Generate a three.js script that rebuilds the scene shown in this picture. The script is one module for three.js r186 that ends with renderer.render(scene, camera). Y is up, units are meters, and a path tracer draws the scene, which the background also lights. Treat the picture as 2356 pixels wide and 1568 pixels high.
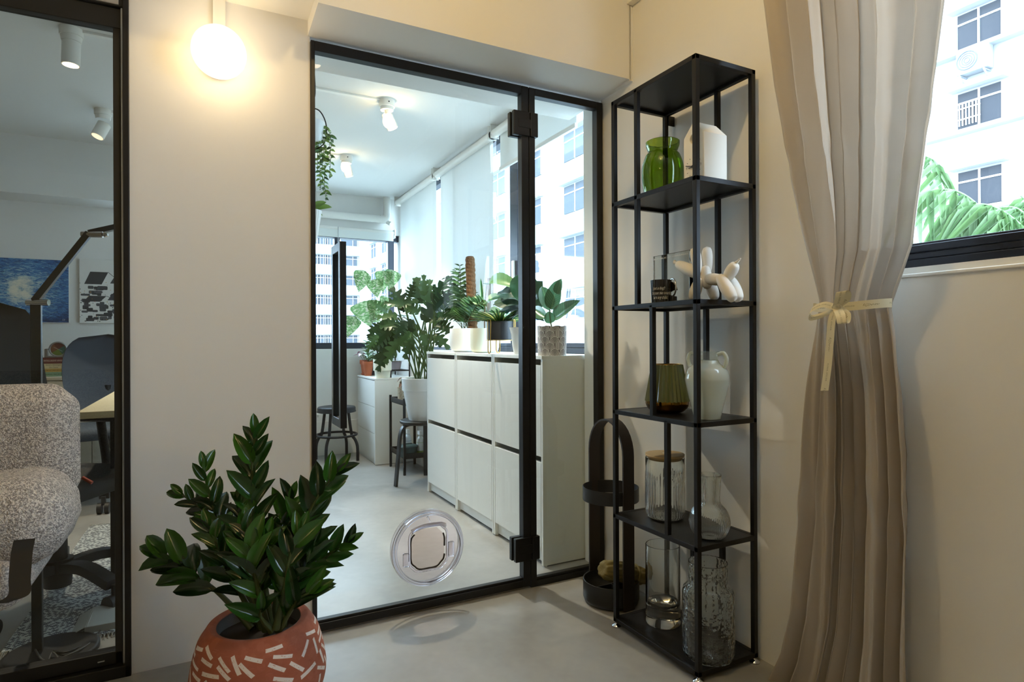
import * as THREE from 'three';
import { RoundedBoxGeometry } from 'three/addons/geometries/RoundedBoxGeometry.js';
import { mergeGeometries, toCreasedNormals, mergeVertices } from 'three/addons/utils/BufferGeometryUtils.js';
import { MarchingCubes } from 'three/addons/objects/MarchingCubes.js';

// ---------------------------------------------------------------- camera, sky, exposure
const scene = new THREE.Scene();
const FOCAL = 1383.1, IMG_W = 2356, IMG_H = 1568;
const YAW = 27.353 * Math.PI / 180, PITCH = 0.035 * Math.PI / 180, ROLL = -0.2525 * Math.PI / 180;
const camera = new THREE.PerspectiveCamera(2 * Math.atan(IMG_H / 2 / FOCAL) * 180 / Math.PI, IMG_W / IMG_H, 0.05, 400);
camera.position.set(0, 1, 0);
camera.rotation.order = 'YXZ';
camera.rotation.set(PITCH, -YAW, ROLL);
camera.updateMatrixWorld(true);
const renderer = new THREE.WebGLRenderer();
renderer.toneMapping = THREE.LinearToneMapping;
renderer.toneMappingExposure = 1.3;
renderer.shadowMap.enabled = true;
scene.background = new THREE.Color().setRGB(0.8, 1.0, 1.29);      // bright overcast sky
scene.backgroundIntensity = 10.5;
const WARM = new THREE.Color().setRGB(1.0, 0.72, 0.36), AMBER = new THREE.Color().setRGB(1.0, 0.68, 0.25), SOFTWARM = new THREE.Color().setRGB(1.0, 0.84, 0.62);

// a photo pixel gives a direction; the plane it lies on (x, y, z or forward distance d) gives the place
const V = (x, y, z) => new THREE.Vector3(x, y, z);
const CAM = V(0, 1, 0), FW = V(0, 0, -1).applyQuaternion(camera.quaternion), RT = V(1, 0, 0).applyQuaternion(camera.quaternion), UPV = V(0, 1, 0).applyQuaternion(camera.quaternion);
function P(px, py, on) {
  const d = FW.clone().multiplyScalar(FOCAL).addScaledVector(RT, px - 1178).addScaledVector(UPV, 784 - py);
  const t = 'x' in on ? on.x / d.x : 'y' in on ? (on.y - 1) / d.y : 'z' in on ? on.z / d.z : on.d / FOCAL;
  return CAM.clone().addScaledVector(d, t);
}

// ---------------------------------------------------------------- helpers
let seed = 7;
const rnd = () => { seed = (seed + 0x6d2b79f5) | 0; let t = Math.imul(seed ^ (seed >>> 15), 1 | seed); t = (t + Math.imul(t ^ (t >>> 7), 61 | t)) ^ t; return ((t ^ (t >>> 14)) >>> 0) / 4294967296; };
const rr = (a, b) => a + (b - a) * rnd();
const clamp = (x, a = 0, b = 1) => Math.min(b, Math.max(a, x));
const lerp = (a, b, t) => a + (b - a) * t;
const smooth = (a, b, x) => { const t = clamp((x - a) / (b - a)); return t * t * (3 - 2 * t); };
// piecewise-linear table lookup
function tab(t, x) { if (x <= t[0][0]) return t[0][1]; for (let i = 1; i < t.length; i++) if (x <= t[i][0]) return lerp(t[i - 1][1], t[i][1], (x - t[i - 1][0]) / (t[i][0] - t[i - 1][0])); return t[t.length - 1][1]; }

const origin = new Map(), taken = new Map();
function numbered(name) { const n = taken.get(name) ?? 0; taken.set(name, n + 1); return n ? name + '_' + String(n).padStart(3, '0') : name; }
function tag(o, label, category, group) { o.userData.label = label; o.userData.category = category; if (group) o.userData.group = group; return o; }
function thing(name, label, category, p, group) {
  const o = new THREE.Group(); o.name = numbered(name); o.position.copy(p); scene.add(o); origin.set(o, p.clone());
  return tag(o, label, category, group);
}
function struct(name, p = V(0, 0, 0)) { const o = new THREE.Group(); o.name = name; o.position.copy(p); o.userData.kind = 'structure'; scene.add(o); origin.set(o, p.clone()); return o; }
// geometry given in world metres, moved into the thing's own frame
function part(t, name, geo, mat, label) {
  const o = origin.get(t), g = Array.isArray(geo) ? merge(geo) : geo;
  g.translate(-o.x, -o.y, -o.z);
  const m = new THREE.Mesh(g, mat); m.name = name; m.castShadow = m.receiveShadow = true; if (label) m.userData.label = label;
  t.add(m); origin.set(m, o); return m;
}
function solo(name, label, category, geo, mat, p, group) {     // a thing of one mesh
  const g = Array.isArray(geo) ? merge(geo) : geo; g.translate(-p.x, -p.y, -p.z);
  const m = new THREE.Mesh(g, mat); m.name = numbered(name); m.position.copy(p); m.castShadow = m.receiveShadow = true; scene.add(m); origin.set(m, p.clone());
  return tag(m, label, category, group);
}
function place(t, name, geo, mat, matrix) {                    // shared geometry, world matrix
  const o = origin.get(t), m = new THREE.Mesh(geo, mat); m.name = name; m.castShadow = m.receiveShadow = true;
  matrix.decompose(m.position, m.quaternion, m.scale); m.position.sub(o); t.add(m); origin.set(m, o); return m;
}
function merge(list) {
  const g = list.map((x) => { let y = x.index ? x.toNonIndexed() : x; for (const k of Object.keys(y.attributes)) if (!['position', 'normal', 'uv'].includes(k)) y.deleteAttribute(k); return y; });
  return mergeGeometries(g, false);
}
function uvMetres(g) {
  if (g.index) g = g.toNonIndexed();
  const p = g.attributes.position, n = g.attributes.normal, uv = new Float32Array(p.count * 2);
  for (let i = 0; i < p.count; i++) {
    const f = i - i % 3, mean = (k) => Math.abs(n.getComponent(f, k) + n.getComponent(f + 1, k) + n.getComponent(f + 2, k)), ax = mean(0), ay = mean(1), az = mean(2);
    if (ay >= ax && ay >= az) { uv[2 * i] = p.getX(i); uv[2 * i + 1] = p.getZ(i); } else if (ax >= az) { uv[2 * i] = p.getZ(i); uv[2 * i + 1] = p.getY(i); } else { uv[2 * i] = p.getX(i); uv[2 * i + 1] = p.getY(i); }
  }
  g.setAttribute('uv', new THREE.BufferAttribute(uv, 2)); return g;
}
const BB = (x0, x1, y0, y1, z0, z1) => uvMetres(new THREE.BoxGeometry(Math.abs(x1 - x0), Math.abs(y1 - y0), Math.abs(z1 - z0)).translate((x0 + x1) / 2, (y0 + y1) / 2, (z0 + z1) / 2));
const RBB = (x0, x1, y0, y1, z0, z1, r = 0.004, s = 2) => uvMetres(new RoundedBoxGeometry(Math.abs(x1 - x0), Math.abs(y1 - y0), Math.abs(z1 - z0), s, r).translate((x0 + x1) / 2, (y0 + y1) / 2, (z0 + z1) / 2));
function rod(a, b, r, r2 = r, seg = 12) {
  const d = b.clone().sub(a), L = d.length(), g = new THREE.CylinderGeometry(r2, r, L, seg); g.translate(0, L / 2, 0);
  g.applyQuaternion(new THREE.Quaternion().setFromUnitVectors(V(0, 1, 0), d.normalize())); return g.translate(a.x, a.y, a.z);
}
const tube = (pts, r, n = 24, seg = 8, closed = false) => new THREE.TubeGeometry(new THREE.CatmullRomCurve3(pts, closed), n, r, seg, closed);
// lathe whose v runs by arc length
function arcUV(g, pts, seg) { const c = [0]; for (let i = 1; i < pts.length; i++) c.push(c[i - 1] + Math.hypot(pts[i][0] - pts[i - 1][0], pts[i][1] - pts[i - 1][1])); const uv = g.attributes.uv, n = pts.length; for (let i = 0; i <= seg; i++) for (let j = 0; j < n; j++) uv.setY(i * n + j, c[j] / c[n - 1]); return g; }
const lathe = (pts, seg = 40, x = 0, y = 0, z = 0) => new THREE.LatheGeometry(pts.map((p) => new THREE.Vector2(Math.max(p[0], 1e-5), p[1])), seg).translate(x, y, z);
// smooth a coarse lathe profile
function spline(pts, n = 40) { return new THREE.CatmullRomCurve3(pts.map((p) => V(p[0], p[1], 0)), false, 'catmullrom', 0.5).getPoints(n).map((p) => [p.x, p.y]); }
function flute(g, cx, cz, n, depth, y0 = -1e9, y1 = 1e9, sharp = false) {   // vertical ribs on a lathed wall
  const p = g.attributes.position;
  for (let i = 0; i < p.count; i++) {
    const x = p.getX(i) - cx, z = p.getZ(i) - cz, r = Math.hypot(x, z), y = p.getY(i); if (r < 1e-3 || y < y0 || y > y1) continue;
    const a = Math.atan2(z, x), c = sharp ? 2 * Math.abs(((a * n / (2 * Math.PI)) % 1 + 1) % 1 - 0.5) * 2 - 1 : Math.cos(a * n), k = 1 + depth * c / r; p.setX(i, cx + x * k); p.setZ(i, cz + z * k);
  }
  g.computeVertexNormals(); return g;
}
const mtx = (pos, q = new THREE.Quaternion(), s = V(1, 1, 1)) => new THREE.Matrix4().compose(pos, q, s);
const eul = (x, y, z, o = 'XYZ') => new THREE.Quaternion().setFromEuler(new THREE.Euler(x, y, z, o));
function basis(pos, dir, nrm, sx, sy, sz = sy) {
  const y = dir.clone().normalize(), z = nrm.clone().addScaledVector(y, -nrm.dot(y)); if (z.lengthSq() < 1e-6) z.set(y.y, -y.x, 0.01); z.normalize();
  const x = y.clone().cross(z), m = new THREE.Matrix4().makeBasis(x.multiplyScalar(sx), y.multiplyScalar(sy), z.multiplyScalar(sz)); return m.setPosition(pos);
}

// ---------------------------------------------------------------- textures
const hash = (x, y, s) => { let h = Math.imul(x, 374761393) ^ Math.imul(y, 668265263) ^ Math.imul(s + 11, 974711); h = Math.imul(h ^ (h >>> 13), 1274126177); return ((h ^ (h >>> 16)) >>> 0) / 4294967296; };
function vnoise(u, v, n, s) { const x = u * n, y = v * n, xi = Math.floor(x), yi = Math.floor(y), fx = x - xi, fy = y - yi, a = fx * fx * (3 - 2 * fx), b = fy * fy * (3 - 2 * fy), w = (i, j) => hash(((i % n) + n) % n, ((j % n) + n) % n, s); return lerp(lerp(w(xi, yi), w(xi + 1, yi), a), lerp(w(xi, yi + 1), w(xi + 1, yi + 1), a), b); }
function fbm(u, v, n, o, s) { let t = 0, a = 0.5, k = 0; for (let i = 0; i < o; i++) { t += a * vnoise(u, v, n << i, s + i); k += a; a *= 0.5; } return t / k; }
function dataTex(w, h, fn, srgb, rx = 1, ry = 1) {
  const d = new Uint8Array(w * h * 4);
  for (let j = 0; j < h; j++) for (let i = 0; i < w; i++) { const c = fn(i / w, j / h), o = 4 * (j * w + i); const [r, g, b] = typeof c === 'number' ? [c, c, c] : c; d[o] = clamp(r) * 255; d[o + 1] = clamp(g) * 255; d[o + 2] = clamp(b) * 255; d[o + 3] = 255; }
  const t = new THREE.DataTexture(d, w, h); t.wrapS = t.wrapT = THREE.RepeatWrapping; t.magFilter = THREE.LinearFilter; t.minFilter = THREE.LinearMipmapLinearFilter; t.repeat.set(rx, ry); if (srgb) t.colorSpace = THREE.SRGBColorSpace; t.needsUpdate = true; return t;
}
function canvasTex(w, h, draw, srgb = true) { const c = document.createElement('canvas'); c.width = w; c.height = h; draw(c.getContext('2d'), w, h); const t = new THREE.CanvasTexture(c); if (srgb) t.colorSpace = THREE.SRGBColorSpace; t.wrapS = t.wrapT = THREE.RepeatWrapping; return t; }
const hex = (h) => new THREE.Color(h);
const std = (color, roughness = 0.6, more = {}) => new THREE.MeshStandardMaterial({ color, roughness, side: THREE.DoubleSide, ...more });
const phy = (o) => new THREE.MeshPhysicalMaterial({ side: THREE.DoubleSide, ...o });

const plasterBump = dataTex(512, 512, (u, v) => 0.6 * fbm(u, v, 4, 3, 3) + 0.4 * fbm(u, v, 48, 2, 9), false, 0.8, 0.8);
const floorMap = dataTex(1024, 1024, (u, v) => {
  const a = fbm(u, v, 3, 5, 21), b = fbm(u + 0.1 * a, v, 7, 4, 5), c = fbm(u, v, 90, 2, 8), k = 0.6 + 0.1 * (a - 0.5) + 0.16 * (b - 0.5) + 0.03 * (c - 0.5);
  const w = smooth(0.62, 0.72, fbm(u * 1 + 0.3 * b, v, 6, 4, 77)) * 0.045;
  return [k + 0.004 + w, k + 0.002 + w, k - 0.006 + w];
}, true, 0.45, 0.45);
const floorRough = dataTex(512, 512, (u, v) => 0.24 + 0.2 * fbm(u, v, 5, 4, 61), false, 0.45, 0.45);
const M = {
  wall: std('#ebeae7', 0.85, { bumpMap: plasterBump, bumpScale: 0.0012 }),
  ceiling: std('#eaebea', 0.9, { bumpMap: plasterBump, bumpScale: 0.0008 }),
  floor: std('#ffffff', 1, { map: floorMap, roughnessMap: floorRough }),
  blackMetal: std('#17171a', 0.42, { metalness: 0.3 }),
  frameBlack: std('#151518', 0.45, { metalness: 0.2 }),
  tintFrame: std('#211f1c', 0.5),
  whiteBoard: std('#e6e8e6', 0.38),
  whitePaint: std('#f0efea', 0.45),
  whiteCeramic: phy({ color: '#f1f1ed', roughness: 0.3, clearcoat: 0.3 }),
  glassPane: phy({ color: '#f3faf8', roughness: 0.0, transmission: 1, thickness: 0, ior: 1.5 }),
  glassTint: phy({ color: '#d0d4d0', roughness: 0.0, transmission: 1, thickness: 0, ior: 1.5 }),
  chrome: std('#d9dadd', 0.12, { metalness: 1 }),
  steel: std('#a9abad', 0.3, { metalness: 1 }),
  gold: std('#c9a25a', 0.3, { metalness: 1 }),
  soil: std('#2b211a', 0.95),
  blackPlastic: std('#1b1c1f', 0.5),
  stem: std('#3c4a22', 0.6),
};

// ---------------------------------------------------------------- the setting
const ZD = -2.152, ZG = -2.145, XW = 1.558, ZF = -5.5;    // door plane, glass wall plane, right wall face, far wall face
{
  const f = struct('floor'); part(f, 'slab', BB(-4, 1.78, -0.12, 0, -5.72, 2.6), M.floor);
  const c = struct('ceiling'); part(c, 'slab', BB(-4, 1.78, 2.6, 2.72, -2.0, 2.6), M.ceiling); part(c, 'slab', BB(0.3, 1.78, 2.33, 2.72, -5.72, -2.39), M.ceiling); part(c, 'slab', BB(-4, 0.3, 2.43, 2.72, -5.72, -2.39), M.ceiling);
  part(c, 'ledge', BB(-4, 0.3, 2.03, 2.43, -5.5, -5.2), M.ceiling);
  // right wall with its window opening, and the pier beside the door
  const w = struct('wall_right'), Y0 = 1.16, Y1 = 2.34, Z0 = -1.1, Z1 = 0.1;
  part(w, 'lower_wall', BB(XW, 1.76, 0, Y0, ZD, 2.6), M.wall); part(w, 'upper_wall', BB(XW, 1.76, Y1, 2.72, -1.935, 2.6), M.wall);
  part(w, 'pier', BB(XW, 1.76, Y0, Y1, ZD, Z0), M.wall); part(w, 'pier', BB(XW, 1.76, Y0, Y1, Z1, 2.6), M.wall);
  part(w, 'column', BB(1.555, 1.76, 0, 2.72, -2.287, ZD), M.wall);
  part(w, 'parapet', BB(1.575, 1.76, 0, 0.925, -5.5, -2.287), M.wall); part(w, 'parapet_ledge', BB(1.572, 1.76, 0.925, 0.935, -5.5, -2.287), M.whitePaint);
  part(w, 'lintel', BB(1.63, 1.76, 2.3, 2.72, -5.5, -2.287), M.wall);
  // beam over the door and the deeper one over the pillar
  const b = struct('trim_1');
  const sh = new THREE.Shape([[1.935, 2.056], [2.15, 2.047], [2.395, 2.043], [2.395, 2.72], [1.935, 2.72]].map(([a, y]) => new THREE.Vector2(a, y)));
  const beam = new THREE.ExtrudeGeometry(sh, { depth: 1.22, bevelEnabled: false }); beam.rotateY(Math.PI / 2);   // x(shape)->-z, z(extrude)->x
  part(b, 'beam', uvMetres(beam.translate(0.328, 0, 0)), M.wall);
  part(b, 'beam', BB(1.54, XW + 0.02, 2.05, 2.72, -2.29, -1.935), M.wall);
  part(b, 'beam', BB(-4, 0.329, 2.1, 2.72, -2.4, -1.8), M.wall);
  const pl = struct('wall_pillar'); part(pl, 'pillar', BB(-0.19, 0.335, 0, 2.2, -2.395, ZG), M.wall);
  const tr = struct('trim_2'); part(tr, 'trunking', RBB(XW - 0.03, XW, P(1456, 14, { x: XW }).y, P(1456, 14, { x: XW }).y + 0.024, -1.935, 2.4, 0.002), M.whitePaint);
  const fw = struct('wall_back');
  part(fw, 'far_wall', BB(-4, -0.45, 0, 2.72, -5.72, ZF), M.wall); part(fw, 'parapet', BB(-0.45, 1.76, 0, 0.94, -5.72, ZF), M.wall); part(fw, 'lintel', BB(-0.45, 1.76, 1.995, 2.72, -5.72, ZF), M.wall); part(fw, 'pier', BB(1.66, 1.76, 0.9, 2.3, -5.72, -5.42), M.wall);
  part(fw, 'baseboard', RBB(0.55, 1.25, 0.0, 0.3, ZF, ZF + 0.014, 0.004), M.whitePaint);
  const lw = struct('wall_left'); part(lw, 'wall', BB(-4.2, -4, 0, 2.72, -5.72, 2.6), M.wall);
  const nw = struct('wall_front'); part(nw, 'wall', BB(-4.2, 1.76, 0, 2.72, 2.6, 2.8), M.wall);
  // the frame below the window: dark extrusions, then a plaster lip
  const win = struct('window_1'), fx = XW + 0.035, fr = (y0, y1, dx, name, m = M.winBlue) => part(win, name, RBB(fx + dx, fx + 0.075, y0, y1, Z0, Z1, 0.002), m);
  M.winBlue = std('#20242f', 0.35, { metalness: 0.35 });
  fr(1.178, 1.2, 0.0, 'bottom_rail'); fr(1.2015, 1.2165, 0.003, 'bottom_rail'); fr(1.218, 1.236, 0.0, 'bottom_rail'); fr(1.236, 1.2445, 0.02, 'glazing_bead');
  fr(Y1 - 0.05, Y1, 0.0, 'top_rail');
  for (const z of [Z0, -0.36, Z1 - 0.045]) part(win, 'mullion', RBB(fx, fx + 0.07, 1.18, Y1, z, z + 0.045, 0.002), M.winBlue);
  part(win, 'pane', new THREE.PlaneGeometry(Z1 - Z0, Y1 - 1.24).rotateY(-Math.PI / 2).translate(fx + 0.04, (Y1 + 1.24) / 2, (Z0 + Z1) / 2), M.glassPane);
  part(win, 'sill', [BB(XW + 0.003, fx + 0.08, 1.155, 1.178, Z0, Z1), RBB(XW - 0.006, XW + 0.02, 1.153, 1.162, Z0 - 0.02, Z1, 0.003)], M.whitePaint);
}

// ---------------------------------------------------------------- sliding glass wall on the office side
{
  const w = struct('window_2'), f = M.frameBlack, x0 = -3.2, xr = -0.19, top = P(264, 62, { z: ZG }).y;
  const a = P(285, 700, { z: ZG }).x, b = P(282, 700, { z: ZG - 0.02 }).x, c = P(264, 700, { z: ZG - 0.03 }).x;
  part(w, 'jamb', RBB(a, xr, 0, 2.12, ZG - 0.07, ZG + 0.012, 0.002), f); part(w, 'jamb', RBB(a - 0.006, a + 0.004, 0.02, 2.1, ZG - 0.05, ZG - 0.002, 0.001), M.steel);
  part(w, 'stile', RBB(c, a - 0.007, 0.03, top + 0.02, ZG - 0.05, ZG - 0.008, 0.002), M.tintFrame);
  part(w, 'header', [RBB(x0, xr, top, top + 0.06, ZG - 0.045, ZG - 0.005, 0.003), RBB(x0, xr, top + 0.062, top + 0.1, ZG - 0.07, ZG + 0.004, 0.003), RBB(x0, xr, top + 0.1, 2.12, ZG - 0.07, ZG + 0.012, 0.003)], M.tintFrame);
  part(w, 'roller_cover', RBB(a - 0.115, a - 0.01, top + 0.066, top + 0.092, ZG + 0.004, ZG + 0.009, 0.001), std('#a7a49d', 0.5));
  part(w, 'sill_track', [RBB(x0, xr, 0, 0.035, ZG - 0.07, ZG + 0.012, 0.003), RBB(x0, a, 0.035, 0.075, ZG - 0.05, ZG - 0.008, 0.003)], f);
  const lt = P(232, 1532, { z: ZG }); part(w, 'track_slot', RBB(lt.x - 0.009, lt.x + 0.009, 0.051, 0.055, ZG - 0.01, ZG - 0.006, 0.001), M.steel);
  part(w, 'pane', new THREE.PlaneGeometry(c - x0 + 0.02, top - 0.05).translate((x0 + c) / 2, top / 2 + 0.04, ZG - 0.03), M.glassTint);
}

// ---------------------------------------------------------------- black framed glass door with fixed side pane
{
  const t = thing('glass_door', 'black framed clear glass door with long loop handle and round pet flap', 'door', V(0.76, 0, ZD));
  const xl = 0.336, xp = 1.186, top = 2.032, k = 0.034, d0 = ZD - 0.018, d1 = ZD + 0.018, f = M.frameBlack;
  part(t, 'stile', RBB(xl, xl + 0.014, 0.008, top, d0, d1, 0.002), f); part(t, 'stile', RBB(xp - k, xp - 0.002, 0.008, top, d0, d1, 0.002), f);
  part(t, 'top_rail', RBB(xl + 0.014, xp - k, top - 0.034, top, d0, d1, 0.002), f); part(t, 'bottom_rail', [RBB(xl + 0.014, xp - k, 0.008, 0.036, d0, d1, 0.002), RBB(xl + 0.014, xp - k, 0.036, 0.045, d0 + 0.006, d1 - 0.006, 0.002)], f);
  part(t, 'brush_seal', BB(xl + 0.01, xp - 0.004, 0.0, 0.009, ZD - 0.004, ZD + 0.004), std('#c9c7c2', 0.6));
  // pane with the round hole of the pet flap
  const cc = P(983, 1257, { z: ZD }), R = 0.122;
  const sh = new THREE.Shape(); sh.moveTo(xl + 0.01, 0.04); sh.lineTo(xp - k, 0.04); sh.lineTo(xp - k, top - 0.03); sh.lineTo(xl + 0.01, top - 0.03); sh.closePath(); const ho = new THREE.Path(); ho.absarc(cc.x, cc.y, R, 0, 2 * Math.PI); sh.holes.push(ho);
  part(t, 'pane', new THREE.ShapeGeometry(sh, 48).translate(0, 0, ZD), M.glassPane);
  // pet flap: clear plastic rings, a rounded-square tunnel, the hanging flap with its dark brush seal
  const clear = phy({ color: '#f1eff6', roughness: 0.03, transmission: 1, thickness: 0.01, ior: 1.45 });
    const octo = (w, h, cut, dy = 0) => [[-w, h - cut], [-w + cut, h], [w - cut, h], [w, h - cut], [w, -h + cut], [w - cut, -h], [-w + cut, -h], [-w, -h + cut]].map(([x, y]) => V(cc.x + x, cc.y + y + dy, ZD + 0.012));
  const rs = new THREE.Shape(); rs.absarc(0, 0, R + 0.016, 0, 2 * Math.PI); rs.holes.push(new THREE.Path(octo(0.07, 0.078, 0.028).map((v) => new THREE.Vector2(v.x - cc.x, v.y - cc.y))));
  const fl = part(t, 'pet_flap', new THREE.ExtrudeGeometry(rs, { depth: 0.003, bevelEnabled: false, curveSegments: 48 }).translate(cc.x, cc.y, ZD + 0.011), phy({ color: '#f2f0f4', roughness: 0.02, transmission: 1, thickness: 0.003, ior: 1.3 }), 'round clear plastic pet flap');
  part(fl, 'outer_ring', new THREE.TorusGeometry(R + 0.013, 0.0065, 10, 72).translate(cc.x, cc.y, ZD + 0.012), clear); part(fl, 'outer_ring', new THREE.TorusGeometry(R + 0.004, 0.004, 8, 72).translate(cc.x, cc.y, ZD + 0.02), clear); part(fl, 'outer_ring', new THREE.TorusGeometry(R + 0.012, 0.005, 8, 72).translate(cc.x, cc.y, ZD - 0.014), clear);
  const roundPath = (w, h, cut, z, dy) => { const p = octo(w, h, cut, dy).map((v) => v.setZ(z)); const q = []; for (let i = 0; i < 8; i++) { const a = p[i], b = p[(i + 1) % 8]; q.push(a.clone().lerp(b, 0.15), a.clone().lerp(b, 0.5), a.clone().lerp(b, 0.85)); } return q; };
  part(fl, 'tunnel', tube(roundPath(0.074, 0.082, 0.028, ZD + 0.014, 0), 0.0045, 90, 8, true), clear);
  const brush = roundPath(0.066, 0.074, 0.03, ZD + 0.006, -0.004); part(fl, 'brush', tube(brush.slice(11).concat(brush.slice(0, 2)), 0.0032, 70, 6), std('#3b3531', 0.9)); part(fl, 'brush', tube(brush.slice(8, 11), 0.0032, 20, 6), std('#3b3531', 0.9));
  const sq = new THREE.Shape(octo(0.066, 0.074, 0.03, -0.004).map((v) => new THREE.Vector2(v.x, v.y))); part(fl, 'flap', new THREE.ShapeGeometry(sq).translate(0, 0, ZD + 0.004), phy({ color: '#e4dad6', roughness: 0.04, transmission: 1, thickness: 0, ior: 1.45 }));
  part(fl, 'hinge_bar', tube([-0.066, -0.03, 0.01, 0.05, 0.066].map((x, i) => V(cc.x + x, cc.y + [0.072, 0.083, 0.086, 0.084, 0.076][i], ZD + 0.02)), 0.008, 24, 8), phy({ color: '#eeeef8', roughness: 0.35, transmission: 0.8, thickness: 0.01 }));
  part(fl, 'lock_knob', RBB(cc.x + 0.076, cc.x + 0.1, cc.y - 0.045, cc.y + 0.012, ZD + 0.012, ZD + 0.026, 0.005), clear); part(fl, 'lock_knob', RBB(cc.x - 0.1, cc.x - 0.076, cc.y - 0.055, cc.y - 0.005, ZD + 0.012, ZD + 0.026, 0.005), clear);
  part(fl, 'pointer', rod(V(cc.x - 0.006, cc.y + 0.118, ZD + 0.02), V(cc.x + 0.004, cc.y + 0.1, ZD + 0.02), 0.004, 0.002, 6), clear);
  // hinges: a square plate on the door and one on the side pane
  for (const [py0, py1] of [[262, 317], [1232, 1285]]) {
    const y1 = P(1208, py0, { z: ZD }).y, y0 = P(1208, py1, { z: ZD }).y, a = P(1181, 300, { z: ZD + 0.02 }).x, b = P(1236, 300, { z: ZD + 0.02 }).x;
    const h = part(t, 'hinge', [RBB(a, xp + 0.001, y0, y1, ZD + 0.006, ZD + 0.026, 0.003), RBB(a - 0.003, xp, y0, y1, ZD - 0.026, ZD - 0.004, 0.003)], M.blackMetal);
    part(h, 'wall_leaf', [RBB(xp + 0.003, b, y0, y1, ZD + 0.006, ZD + 0.028, 0.003), RBB(xp + 0.003, b, y0, y1, ZD - 0.026, ZD - 0.004, 0.003)], M.blackMetal); part(h, 'knuckle', RBB(a + 0.02, xp + 0.006, (y0 + y1) / 2 - 0.018, (y0 + y1) / 2 + 0.018, ZD + 0.024, ZD + 0.0275, 0.001), M.blackMetal);
  }
  // long rectangular loop handle through the pane
  const f0 = P(790, 555, { z: ZD + 0.075 }), b0 = P(792, 985, { z: ZD + 0.075 }), hx = P(782, 700, { z: ZD + 0.075 }).x, hx1 = P(797, 700, { z: ZD + 0.075 }).x, back = ZD - 0.075;
  part(t, 'handle', [RBB(hx, hx1, b0.y, f0.y, ZD + 0.05, ZD + 0.078, 0.002), RBB(hx, hx1, b0.y, f0.y, back, back + 0.028, 0.002), RBB(hx, hx1, f0.y - 0.03, f0.y, back + 0.02, ZD + 0.055, 0.002), RBB(hx, hx1, b0.y, b0.y + 0.03, back + 0.02, ZD + 0.055, 0.002)], M.blackMetal);
  const s = thing('side_pane', 'narrow fixed glass side panel in slim black frame beside the hinges', 'glass panel', V(1.37, 0, ZD)), xr = 1.551;
  part(s, 'stile', RBB(xp + 0.001, xp + 0.028, 0, top, d0, d1, 0.002), f); part(s, 'stile', RBB(xr - 0.03, xr, 0, top, d0, d1, 0.002), f); part(s, 'top_rail', RBB(xp + 0.028, xr - 0.03, top - 0.03, top, d0, d1, 0.002), f); part(s, 'bottom_rail', [RBB(xp + 0.028, xr - 0.03, 0, 0.025, d0, d1, 0.002), RBB(xp + 0.028, xr - 0.03, 0.025, 0.036, d0 + 0.006, d1 - 0.006, 0.002)], f);
  part(s, 'pane', new THREE.PlaneGeometry(xr - xp - 0.04, top - 0.05).translate((xr + xp) / 2, top / 2, ZD), M.glassPane);
}

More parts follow.
